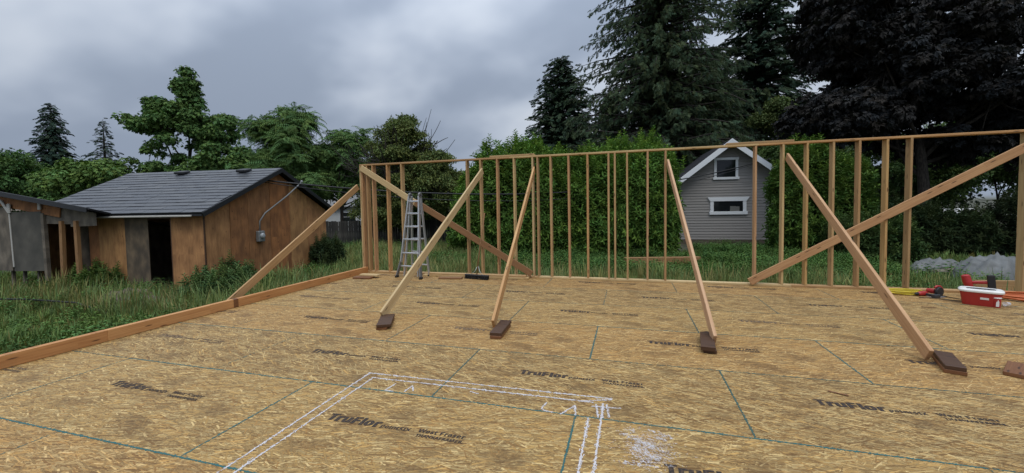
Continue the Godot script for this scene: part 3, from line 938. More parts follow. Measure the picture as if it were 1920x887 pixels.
	# heaps behind the wall
	heap("tarp_heap", "small grey tarp covered heap beside the flat sheet in the yard", Vector3(9.0, GY, -15.2), Vector3(0.8, 0.55, 0.5), 4, M.tarp)
	heap("tarp_heap", "large pale grey tarp draped over a pile in the yard behind the cooler", Vector3(9.25, GY, -13.6), Vector3(0.95, 0.85, 0.7), 9, M.tarp)
	heap("tarp_heap", "dun coloured sheet bunched against the large tarp pile", Vector3(10.1, GY, -13.5), Vector3(1.1, 0.72, 0.6), 14, M.tarp_dun)
	heap("tarp_heap", "crumpled white plastic sheet spread at the edge of the tarp pile", Vector3(9.7, GY, -12.1), Vector3(0.7, 0.45, 0.4), 22, M.plastic)
	var s2 := thing("board_sheet", "flat grey sheet of board resting on the yard beside the small heap", "board", Vector3(9.3, GY, -14.3), 0.3)
	obj("sheet", box_mesh(Vector3(1.8, 0.02, 0.9), 0.003), M.weathered, s2, Transform3D(Basis(Vector3.BACK, 0.06), Vector3(0, 0.33, 0)))
	obj("prop", box_mesh(Vector3(0.9, 0.26, 0.5), 0.01), M.dark_wood, s2, T(0, 0.13, 0))
	tag(board("plank", Vector3(6.6, GY + 0.62, -10.2), Vector3(8.3, GY + 0.58, -10.6), 0.19, 0.04, Vector3.UP, fir(3), self), "wide plank in the yard behind the nail gun", "plank")
	tag(board("weathered_timber", Vector3(6.5, GY + 0.47, -10.22), Vector3(8.5, GY + 0.47, -10.66), 0.10, 0.30, Vector3.UP, M.grey_fir, self), "thick grey timber lying in the yard under the wide plank", "timber")
	for k in 3:
		tag(board("weathered_timber", Vector3(-0.75 + 0.3 * k, GY + 0.14 + 0.12 * k, -14.6 - 0.1 * k), Vector3(2.1 + 0.15 * k, GY + 0.13 + 0.12 * k, -15.3 - 0.1 * k), 0.11, 0.2, Vector3.UP, M.old_post, self), ["lowest weathered timber of the pile in the grass before the hedge", "middle weathered timber of the pile in the grass before the hedge", "top weathered timber of the pile in the grass before the hedge"][k], "timber", "timbers piled in the yard")
	heap("earth_mound", "low mound of bare brown earth in the grass before the shed doorway", Vector3(-11.7, GY, -6.7), Vector3(1.1, 0.5, 0.55), 31, M.earth, "mound", "")
	# garden hose in the grass on the left
	tag(tube("hose", [Vector3(-17.0, -0.35, -4.6), Vector3(-15.2, -0.33, -5.2), Vector3(-13.4, -0.36, -5.7), Vector3(-12.0, -0.42, -5.9), Vector3(-11.0, -0.6, -5.9)], 0.02, M.rubber, self), "black hose lying over the grass in front of the open lean-to", "hose")

func coil(c: Vector3, rx: float, rz: float, turns: int, seed_: int) -> Array:
	var r := RandomNumberGenerator.new()
	r.seed = seed_
	var pts := []
	for i in turns * 14 + 1:
		var a := TAU * i / 14.0
		var k := 1.0 + 0.25 * sin(i * 0.21 + seed_)
		pts.append(c + Vector3(cos(a) * rx * k + 0.05 * sin(i * 0.11), 0.004 * (i / 14.0) * 2.2 + r.randf() * 0.004, sin(a) * rz * k + 0.04 * cos(i * 0.17)))
	return pts

func heap(called: String, label: String, at: Vector3, size: Vector3, seed_: int, m: Material, category := "tarp", group := "covered heaps in the yard") -> void:
	var n := FastNoiseLite.new()
	n.seed = seed_
	n.frequency = 0.9
	n.fractal_octaves = 2
	n.fractal_type = FastNoiseLite.FRACTAL_RIDGED
	var st := SurfaceTool.new()
	st.begin(Mesh.PRIMITIVE_TRIANGLES)
	var g := []
	for j in 27:
		var row := []
		for i in 31:
			var x := (i / 30.0 * 2.0 - 1.0)
			var z := (j / 26.0 * 2.0 - 1.0)
			var d := maxf(1.0 - pow(absf(x), 2.4) - pow(absf(z), 2.4), 0.0)
			var y := size.y * pow(d, 0.55) * (0.8 + 0.3 * n.get_noise_2d(x * 1.2, z * 1.2)) + 0.03 * n.get_noise_2d(x * 3.0, z * 3.0) * size.y - 0.03
			row.append(Vector3(x * size.x, y, z * size.z))
		g.append(row)
	for j in 26:
		for i in 30:
			quad(st, g[j][i], g[j][i + 1], g[j + 1][i + 1], g[j + 1][i], Vector3(0, -50, 0))
	tag(obj(called, done(st), m, self, Transform3D(Basis(), at)), label, category, group)

# ------------------------------------------------------------------ buildings
func build_shed() -> void:
	var s := thing("shed", "brown plywood shed with dark shingle roof and open doorway", "shed", Vector3(-11.28, GY, -10.85), 0.131)
	var g := -GY
	var eave := 1.50 + g
	var ridge := 2.93 + g
	var zn := 2.85
	var zfar := -2.5
	var az := 0.12
	var ply: Array = M.ply
	# gable wall: plywood sheets side by side, tops cut to the slope
	var cuts := [2.85, 2.03, 1.37, 0.46, -0.45, -1.38, -2.5]
	for i in 6:
		var a: float = cuts[i]
		var b: float = cuts[i + 1]
		var hy := func(z: float) -> float: return eave + (ridge - 0.1 - eave) * (1.0 - absf(z - az) / (zn - az))
		var pts := PackedVector2Array([Vector2(a - 0.008, 0.12), Vector2(a - 0.008, hy.call(a)), Vector2(b + 0.008, hy.call(b)), Vector2(b + 0.008, 0.12)])
		if a > az and b < az: pts = PackedVector2Array([Vector2(a - 0.003, 0.12), Vector2(a - 0.003, hy.call(a)), Vector2(az, hy.call(az)), Vector2(b + 0.003, hy.call(b)), Vector2(b + 0.003, 0.12)])
		obj("plywood_sheet", prism(pts, 0.02), ply[i % ply.size()], s, Transform3D(Basis(Vector3(0, 0, 1), Vector3.UP, Vector3(-1, 0, 0)), Vector3(-0.011 + 0.004 * (i % 2), 0, 0)))
	obj("foundation", box_mesh(Vector3(5.6, 0.36, 5.3), 0.02), M.concrete, s, T(-2.85, -0.06, 0.175))
	# eave wall with doorway
	var ew := [[-0.03, -1.04, 0, 0.12], [-1.77, -2.53, 3, 0.10], [-2.53, -3.42, 4, 0.12], [-3.42, -3.75, 1, 0.12]]
	for e in ew:
		var w: float = absf(e[0] - e[1])
		obj("plywood_sheet", box_mesh(Vector3(w - 0.006, eave - e[3], 0.02), 0.002), M.ply_grey if e[2] == 3 else ply[e[2]], s, T((e[0] + e[1]) * 0.5, (eave + e[3]) * 0.5, zn - 0.011 - 0.01 * (e[2] % 3)))
	obj("door_header", box_mesh(Vector3(0.76, 0.1, 0.03), 0.003), M.dark_fir, s, T(-1.405, eave - 0.05, zn - 0.02))
	obj("door_jamb", box_mesh(Vector3(0.04, eave - 0.2, 0.06), 0.003), M.dark_fir, s, T(-1.07, (eave - 0.2) * 0.5 + 0.1, zn - 0.05))
	obj("corner_board", box_mesh(Vector3(0.035, eave, 0.035), 0.003), M.dark_fir, s, T(0.0, eave * 0.5 + 0.08, zn))
	obj("rear_wall", box_mesh(Vector3(5.6, eave, 0.03), 0.003), ply[0], s, T(-2.85, eave * 0.5 + 0.1, zfar))
	obj("far_wall", box_mesh(Vector3(0.03, eave + 0.6, 5.3), 0.003), ply[0], s, T(-5.62, eave * 0.5 + 0.1, 0.17))
	# roof: two decks, shingles on each
	var run := 3.08 - az
	var slope := atan2(ridge - (eave + 0.03), run)
	var slen := run / cos(slope)
	for sd in [1, -1]:
		var bas := Basis(Vector3.RIGHT, slope * sd)
		var r := obj("roof", box_mesh(Vector3(5.9, 0.05, slen), 0.004), M.roof_deck, s, Transform3D(bas, Vector3(-2.75, (ridge + eave + 0.03) * 0.5, az + sd * run * 0.5)))
		if sd == 1:
			var rows := 15
			for j in rows:
				var zz := -slen * 0.5 + (j + 0.5) * slen / rows
				var x := -2.96 - rng.randf() * 0.3
				while x < 2.95:
					var w := rng.randf_range(0.34, 0.52)
					var a := maxf(x, -2.96)
					var b := minf(x + w, 2.96)
					if b - a > 0.06:
						obj("shingle", box_mesh(Vector3(snappedf(b - a - 0.006, 0.02), 0.024, snappedf(slen / rows + 0.03, 0.001)), 0.003), M.shingle[rng.randi() % M.shingle.size()], r, Transform3D(Basis(Vector3.RIGHT, -0.06 + rng.randf_range(-0.012, 0.012)), Vector3((a + b) * 0.5, 0.040 + rng.randf() * 0.006, zz)))
					x += w
		obj("rake_trim", box_mesh(Vector3(0.03, 0.13, slen + 0.02), 0.003), M.black_trim, r, T(2.967, -0.02, 0))
	obj("gutter", box_mesh(Vector3(3.7, 0.05, 0.05), 0.012), M.pale_trim, s, T(-1.95, eave - 0.02, 3.11))
	obj("eave_fascia", box_mesh(Vector3(5.86, 0.10, 0.025), 0.003), M.black_trim, s, T(-2.75, eave + 0.02, 3.068))
	for x in [-0.95, -3.3]:
		obj("roof_vent", box_mesh(Vector3(0.36, 0.09, 0.3), 0.02), M.black_trim, s, Transform3D(Basis(Vector3.RIGHT, slope * 0.5), Vector3(x, ridge - 0.02, az + 0.28)))
	# electric meter and service pipe
	var mt := obj("meter_box", box_mesh(Vector3(0.12, 0.34, 0.26), 0.02), M.meter, s, T(0.07, 0.78 + g, 0.99))
	obj("meter_glass", lathe([[0.0, 0.07], [0.06, 0.06], [0.085, 0.03], [0.085, 0.0]], 16), M.meter_glass, mt, Transform3D(Basis(Vector3.BACK, -PI / 2), Vector3(0.06, 0.02, 0)))
	tube("service_pipe", [Vector3(0.06, 0.95 + g, 1.0), Vector3(0.07, 1.25 + g, 1.0), Vector3(0.10, 1.5 + g, 0.80), Vector3(0.22, 2.05 + g, -0.05), Vector3(0.3, 2.55 + g, -0.72)], 0.022, M.meter, s)
	obj("weather_head", lathe([[0.0, 0.09], [0.035, 0.07], [0.05, 0.02], [0.03, 0.0], [0.0, 0.0]], 12), M.meter, s, T(0.3, 2.54 + g, -0.73))
	# lean-to at the far end
	var l := thing("lean_to", "weathered open lean-to with black sloping roof and bare posts", "shed", Vector3(-11.28, GY, -10.85) + Vector3(0.52, 0, 0.36).rotated(Vector3.UP, 0.131), 0.131)
	var zz := 3.0
	var yr := func(x: float) -> float: return 1.72 + g + (-3.22 - x) * 0.171
	var ra := Vector3(-8.6, yr.call(-8.6), 0.6)
	var rb := Vector3(-3.15, yr.call(-3.15), 0.6)
	var back := Vector3(0, -0.62, -2.3)
	ra.z = 3.25
	rb.z = 3.25
	board("roof", ra + back * 0.5, rb + back * 0.5, 2.38, 0.05, back, M.roof_deck, l)
	board("fascia", Vector3(ra.x, ra.y - 0.03, 3.27), Vector3(rb.x, rb.y - 0.03, 3.27), 0.13, 0.025, Vector3.UP, M.black_trim, l)
	board("header_board", Vector3(-8.5, yr.call(-8.5) - 0.28, zz), Vector3(-4.4, yr.call(-4.4) - 0.28, zz), 0.30, 0.03, Vector3.UP, M.ply[1], l)
	obj("header_panel", prism(PackedVector2Array([Vector2(-4.95, 1.33 + g), Vector2(-4.95, 1.86 + g), Vector2(-3.3, 1.60 + g), Vector2(-3.3, 1.26 + g), Vector2(-4.12, 1.24 + g), Vector2(-4.12, 1.31 + g)]), 0.02), M.weathered, l, T(0, 0, zz - 0.03))
	obj("wall_panel", box_mesh(Vector3(1.04, 1.62, 0.02), 0.003), M.tarp_dark, l, Transform3D(Basis(Vector3.BACK, 0.015), Vector3(-5.5, 0.95 + g - 0.1, zz + 0.03)))
	obj("wall_panel", box_mesh(Vector3(2.4, 1.75, 0.02), 0.003), M.weathered, l, T(-7.3, 0.92 + g, zz + 0.01))
	board("post", Vector3(-4.93, 0, zz), Vector3(-4.96, 1.62 + g, zz), 0.09, 0.09, Vector3.BACK, M.weathered, l)
	board("post", Vector3(-4.43, 0, zz), Vector3(-4.37, 1.40 + g, zz), 0.09, 0.09, Vector3.BACK, M.old_post, l)
	board("post", Vector3(-3.89, 0, zz), Vector3(-3.90, 1.40 + g, zz), 0.09, 0.09, Vector3.BACK, M.old_post, l)
	for x in [-6.3, -5.9, -5.4]:
		board("post", Vector3(x, 0, zz - 0.1), Vector3(x + 0.03, 1.0 + g, zz - 0.1), 0.07, 0.05, Vector3.BACK, M.weathered, l)
	board("white_trim", Vector3(-6.04, 1.7 + g, zz + 0.05), Vector3(-6.0, 0.15 + g, zz + 0.05), 0.04, 0.02, Vector3.RIGHT, M.pale_trim, l)
	obj("bracket", box_mesh(Vector3(0.10, 0.26, 0.04), 0.01), M.pale_trim, l, T(-6.02, 1.76 + g, zz + 0.06))
	board("bracket", Vector3(-6.3, 2.0 + g, zz + 0.06), Vector3(-6.05, 1.68 + g, zz + 0.06), 0.07, 0.03, Vector3.UP, M.pale_trim, l)
	obj("bracket", box_mesh(Vector3(0.09, 0.18, 0.04), 0.01), M.pale_trim, l, T(-4.99, 1.80 + g, zz + 0.06))
	obj("back_wall", box_mesh(Vector3(5.2, 2.6, 0.03), 0.003), M.weathered, l, T(-6.2, 1.2, -1.6))
	obj("side_wall", box_mesh(Vector3(0.03, 2.0, 4.2), 0.003), M.weathered, l, T(-4.36, 1.0, 0.55))
	obj("dirt_floor", box_mesh(Vector3(5.0, 0.05, 4.4), 0.01), M.soil, l, T(-6.1, 0.0, 0.7))
	for p in [[Vector3(-10.9, GY, -7.6), Vector3(0.42, 0.16, 0.22), "pale concrete block lying in front of the shed doorway"], [Vector3(-12.3, GY, -7.4), Vector3(0.2, 0.12, 0.16), "small white stone in the grass before the shed"]]:
		tag(obj("rubble_block", box_mesh(p[1], 0.03), M.concrete, self, Transform3D(Basis(Vector3.UP, 0.5), p[0] + Vector3(0, 0.1, 0))), p[2], "block", "rubble by the shed")

func window(parent: Node3D, x0: float, x1: float, y0: float, y1: float, z: float, tw: float, trim: Material, crown := false, split := true) -> void:
	var w := obj("window", box_mesh(Vector3(x1 - x0 - 2 * tw, y1 - y0 - 2 * tw, 0.02), 0.002), M.glass, parent, T((x0 + x1) * 0.5, (y0 + y1) * 0.5, z + 0.03))
	var hx := (x1 - x0) * 0.5
	var hy := (y1 - y0) * 0.5
	for sx in [-1, 1]: obj("frame", box_mesh(Vector3(tw, 2 * hy, 0.08), 0.006), trim, w, T(sx * (hx - tw * 0.5), 0, 0))
	obj("sill", box_mesh(Vector3(2 * hx + 0.1, tw, 0.12), 0.006), trim, w, T(0, -hy + tw * 0.5, 0.01))
	if crown:
		obj("frame", prism(PackedVector2Array([Vector2(-hx, hy - tw), Vector2(hx, hy - tw), Vector2(hx + 0.14, hy + 0.05), Vector2(-hx - 0.14, hy + 0.05)]), 0.09), trim, w, T(0, 0, 0.01))
	else:
		obj("frame", box_mesh(Vector3(2 * hx + 0.06, tw, 0.10), 0.006), trim, w, T(0, hy - tw * 0.5, 0.01))
	if split:
		obj("muntin", box_mesh(Vector3(2 * (hx - tw), 0.035, 0.03), 0.003), trim, w, T(0, 0, 0.012))

func build_houses() -> void:
	var h := thing("grey_house", "small grey clapboard house with white trimmed gable behind the hedge", "house", Vector3(5.20, GY, -24.3), 0.03)
	var hw := 2.78
	var eave := 3.40
	var apex := 5.58
	obj("wall", prism(PackedVector2Array([Vector2(-hw, 0), Vector2(-hw, eave), Vector2(0, apex - 0.05), Vector2(hw, eave), Vector2(hw, 0)]), 7.0), M.siding[0], h, T(0, 0, -3.53))
	var y := 0.30
	var i := 0
	while y < apex - 0.15:
		var top := y + 0.15
		var w := hw + 0.01 if top < eave else hw * (apex - top) / (apex - eave)
		if w > 0.1 and not (absf(y + 0.075 - 3.44) < 0.05):
			obj("siding_board", box_mesh(Vector3(snappedf(2 * w, 0.01), 0.162, 0.022), 0.002), M.siding[i % M.siding.size()], h, Transform3D(Basis(Vector3.RIGHT, -0.17), Vector3(0, y + 0.075, -0.004)))
		y += 0.15
		i += 1
	obj("belt_board", box_mesh(Vector3(2 * hw + 0.02, 0.10, 0.05), 0.005), M.siding[0], h, T(0, 3.44, 0.0))
	obj("corner_board", box_mesh(Vector3(0.10, eave, 0.12), 0.005), M.siding[1], h, T(-hw + 0.02, eave * 0.5, -0.02))
	window(h, -0.74, 0.45, 3.56, 4.74, 0.0, 0.13, M.trim, false, false)
	window(h, -0.92, 0.86, 1.66, 2.56, 0.0, 0.17, M.trim, true, false)
	for o in [[0.25, 0.28, 0.3], [0.62, 0.2, 0.26]]:
		obj("curtain", box_mesh(Vector3(o[1], o[2], 0.01), 0.003), M.curtain, h, T(0.05 + o[0] * 0.6, 1.96, 0.052))
	var sl := atan2(apex - eave, hw)
	var ln := 3.15 / cos(sl)
	for s in [-1, 1]:
		var bas := Basis(Vector3.BACK, -s * sl)
		var c := Vector3(s * 1.575, apex + 0.08 - 1.575 * tan(sl), -3.2)
		var r := obj("roof", box_mesh(Vector3(ln, 0.06, 7.7), 0.005), M.roof_deck, h, Transform3D(bas, c))
		obj("barge_board", box_mesh(Vector3(ln, 0.26, 0.04), 0.004), M.trim, r, T(0, -0.12, 3.86))
		obj("soffit", box_mesh(Vector3(ln, 0.02, 0.6), 0.003), M.trim, r, T(0, -0.06, 3.5))
	board("ridge_bracket", Vector3(0, apex - 0.35, 0.0), Vector3(0, apex - 0.2, 0.6), 0.1, 0.1, Vector3.UP, M.siding[0], h)
	obj("skirt", box_mesh(Vector3(2 * hw - 0.1, 0.32, 0.05), 0.005), M.dark_wood, h, T(0, 0.14, -0.02))
	# white house beyond the fence
	var w2 := thing("white_house", "white house with grey roof beyond the board fence", "house", Vector3(-29.0, GY, -35.0), 0.45)
	obj("wall", box_mesh(Vector3(6.4, 2.7, 6.0), 0.02), M.white_siding, w2, T(0, 1.35, -3.0))
	for q in 18:
		obj("siding_board", box_mesh(Vector3(6.42, 0.15, 0.02), 0.002), M.white_siding, w2, Transform3D(Basis(Vector3.RIGHT, -0.10), Vector3(0, 0.1 + q * 0.145, 0.012)))
	window(w2, 0.5, 1.9, 0.9, 2.0, 0.0, 0.1, M.trim, false, true)
	window(w2, -2.4, -1.2, 0.9, 2.0, 0.0, 0.1, M.trim, false, true)
	for s in [-1, 1]:
		obj("roof", box_mesh(Vector3(7.2, 0.1, 3.9), 0.01), M.roof_grey, w2, Transform3D(Basis(Vector3.RIGHT, s * 0.45), Vector3(0, 3.35, -3.0 + s * 1.72)))
	obj("gable", prism(PackedVector2Array([Vector2(-3.0, 2.7), Vector2(3.0, 2.7), Vector2(0, 4.1)]), 6.3), M.white_siding, w2, Transform3D(Basis(Vector3.UP, PI / 2), Vector3(0, 0, -3.0)))
	# grey outbuilding
	var o2 := thing("outbuilding", "grey block outbuilding with ragged cover seen between the bare tree and hedge", "shed", Vector3(-10.4, GY, -25.4), 0.2832)
	for r in 10:
		for c in 6:
			obj("block", box_mesh(Vector3(0.39, 0.19, 0.2), 0.012), M.block, o2, T(-1.2 + c * 0.4 + (0.2 if r % 2 else 0.0), 0.1 + r * 0.2, 0))
	obj("rear_room", box_mesh(Vector3(2.5, 2.1, 2.4), 0.02), M.block, o2, T(-0.1, 1.05, -1.35))
	obj("roof", box_mesh(Vector3(3.3, 0.12, 3.0), 0.02), M.weathered, o2, Transform3D(Basis(Vector3.BACK, -0.04), Vector3(-0.1, 2.42, -1.2)))
	for k in 12:
		obj("ragged_strip", prism(PackedVector2Array([Vector2(-0.10, 0), Vector2(0.10, 0), Vector2(0.06 + rng.randf() * 0.05, -rng.randf_range(0.25, 0.6)), Vector2(-0.04, -rng.randf_range(0.3, 0.7))]), 0.02), M.weathered, o2, T(-1.3 + k * 0.21, 2.40, 0.32 + 0.03 * (k % 2)))
	# low background roof seen between lean-to and shed
	var o3 := thing("far_house", "distant house with pale brown roof behind the lean-to", "house", Vector3(-66, GY, -33), 0.5)
	obj("wall", box_mesh(Vector3(9, 2.8, 7), 0.02), M.white_siding, o3, T(0, 1.4, 0))
	for s in [-1, 1]:
		obj("roof", box_mesh(Vector3(10, 0.15, 4.6), 0.01), M.roof_tan, o3, Transform3D(Basis(Vector3.RIGHT, s * 0.5), Vector3(0, 3.75, s * 1.95)))
	# fence
	var f := thing("board_fence", "weathered dark board fence running behind the yard", "fence", Vector3(-19.0, GY, -19.5), 0.2832)
	for k in 78:
		obj("board", box_mesh(Vector3(0.138, snappedf(1.58 + rng.randf_range(-0.05, 0.06), 0.03), 0.02), 0.003), M.fence[rng.randi() % M.fence.size()], f, Transform3D(Basis(Vector3.BACK, rng.randf_range(-0.015, 0.015)), Vector3(k * 0.147, 0.80, rng.randf_range(-0.006, 0.006))))
	for k in 6:
		obj("post", box_mesh(Vector3(0.09, 1.6, 0.09), 0.005), M.fence[0], f, T(k * 2.2, 0.8, -0.10))
	for yy in [0.4, 1.25]:
		obj("rail", box_mesh(Vector3(11.5, 0.09, 0.04), 0.004), M.fence[1], f, T(5.7, yy, -0.035))
	# overhead cable from the shed to the grey house
	var a := Vector3(-11.28, 2.56, -10.2)
	var b := Vector3(7.2, 3.85, -24.4)
	for q in 2:
		var pts := []
		for k in 33:
			var t := k / 32.0
			pts.append(a.lerp(b, t) + Vector3(0, -(1.05 + q * 0.25) * 4.0 * t * (1.0 - t) - q * 0.06 * (1.0 - t), 0.05 * q))
		tag(tube("service_cable", pts, 0.026 if q == 0 else 0.014, M.rubber, self, 5), "thick black overhead cable hanging from the shed pipe to the grey house" if q == 0 else "thin black overhead wire hanging below the thick service cable", "cable")

func build_vehicle(label: String, at: Vector3, turn: float, paint: Material) -> void:
	var c := thing("parked_car", label, "car", at, turn, "cars parked beyond the yard")
	obj("body", prism(PackedVector2Array([Vector2(-2.2, 0.35), Vector2(-2.25, 0.75), Vector2(-2.1, 0.95), Vector2(-1.2, 1.02), Vector2(-0.5, 1.45), Vector2(0.9, 1.48), Vector2(1.7, 1.02), Vector2(2.2, 0.95), Vector2(2.25, 0.4), Vector2(1.8, 0.28), Vector2(-1.8, 0.28)]), 1.74), paint, c)
	for s in [-1, 1]:
		obj("window", prism(PackedVector2Array([Vector2(-1.0, 1.03), Vector2(-0.45, 1.38), Vector2(0.15, 1.40), Vector2(0.15, 1.03)]), 0.02), M.glass, c, T(0, 0, s * 0.875))
		obj("window", prism(PackedVector2Array([Vector2(0.22, 1.03), Vector2(0.22, 1.40), Vector2(0.85, 1.40), Vector2(1.4, 1.05)]), 0.02), M.glass, c, T(0, 0, s * 0.875))
		for x in [-1.35, 1.35]:
			var w := obj("wheel", lathe([[0.0, -0.1], [0.2, -0.1], [0.32, -0.09], [0.33, 0.0], [0.32, 0.09], [0.2, 0.1], [0.0, 0.1]], 18), M.rubber, c, Transform3D(Basis(Vector3.RIGHT, PI / 2), Vector3(x, 0.33, s * 0.80)))
			obj("rim", lathe([[0.0, -0.11], [0.18, -0.108], [0.2, 0.0], [0.18, 0.108], [0.0, 0.11]], 14), M.alu, w)
		obj("headlight", box_mesh(Vector3(0.06, 0.12, 0.35), 0.02), M.white, c, T(-2.23, 0.78, s * 0.6))

# ------------------------------------------------------------------ planting
func in_building(p: Vector3) -> bool:
	var q := Vector3(p.x + 11.28, 0, p.z + 10.85).rotated(Vector3.UP, -0.131)
	if q.x < 0.1 and q.x > -5.8 and q.z < 2.95 and q.z > -2.6: return true
	if q.x < -4.0 and q.x > -8.6 and q.z < 2.9 and q.z > -1.6: return true
	return p.x > -6.5 and p.z > -8.9 and p.x < 9.3

func scatter(called: String, label: String, category: String, mesh: Mesh, areas: Array, c: Color, lo: float, hi: float, yellow := 0.0) -> void:
	# areas: [x0, x1, z0, z1, how many]
	var xfs := []
	var cols := []
	var n := FastNoiseLite.new()
	n.seed = called.length()
	n.frequency = 0.35
	for a in areas:
		for i in int(a[4]):
			var p := Vector3(rng.randf_range(a[0], a[1]), GY, rng.randf_range(a[2], a[3]))
			if in_building(p): continue
			var k := n.get_noise_2d(p.x, p.z)
			if k < -0.28 and rng.randf() < 0.5: continue
			p.y += ground_y(p.x, p.z)
			var s := rng.randf_range(lo, hi) * (1.0 + 0.5 * k)
			xfs.append(Transform3D(Basis(Vector3.UP, rng.randf() * TAU).scaled(Vector3(1.0, rng.randf_range(0.75, 1.25), 1.0) * s), p))
			var cc := tone(c, 0.3)
			if rng.randf() < yellow: cc = Color(cc.g * 1.15, cc.g, cc.b * 1.1)
			cols.append(cc)
	var o := many(called, mesh, M.leaf, xfs, cols, self, "stuff")
	tag(o, label, category)

func ground_y(x: float, z: float) -> float:
	return M.ground_noise.get_noise_2d(x, z) * 0.12

func build_ground() -> void:
	var st := SurfaceTool.new()
	st.begin(Mesh.PRIMITIVE_TRIANGLES)
	var near := 40
	var xs := []
	for i in 81: xs.append(-40.0 + i)
	xs = [-600.0, -200.0, -90.0] + xs + [90.0, 200.0, 600.0]
	for j in xs.size() - 1:
		for i in xs.size() - 1:
			var v := []
			for k in [[i, j], [i + 1, j], [i + 1, j + 1], [i, j + 1]]:
				var x: float = xs[k[0]]
				var z: float = xs[k[1]] - 12.0
				var y := GY - 0.02 + (ground_y(x, z) if absf(x) < near and absf(z + 12.0) < near else 0.0)
				v.append(Vector3(x, y, z))
			quad(st, v[0], v[1], v[2], v[3], Vector3(0, -9999, 0))
	var o := obj("ground", done(st), M.soil, self)
	tag(o, "dark soil and moss of the overgrown yard around the platform", "ground", "", "structure")

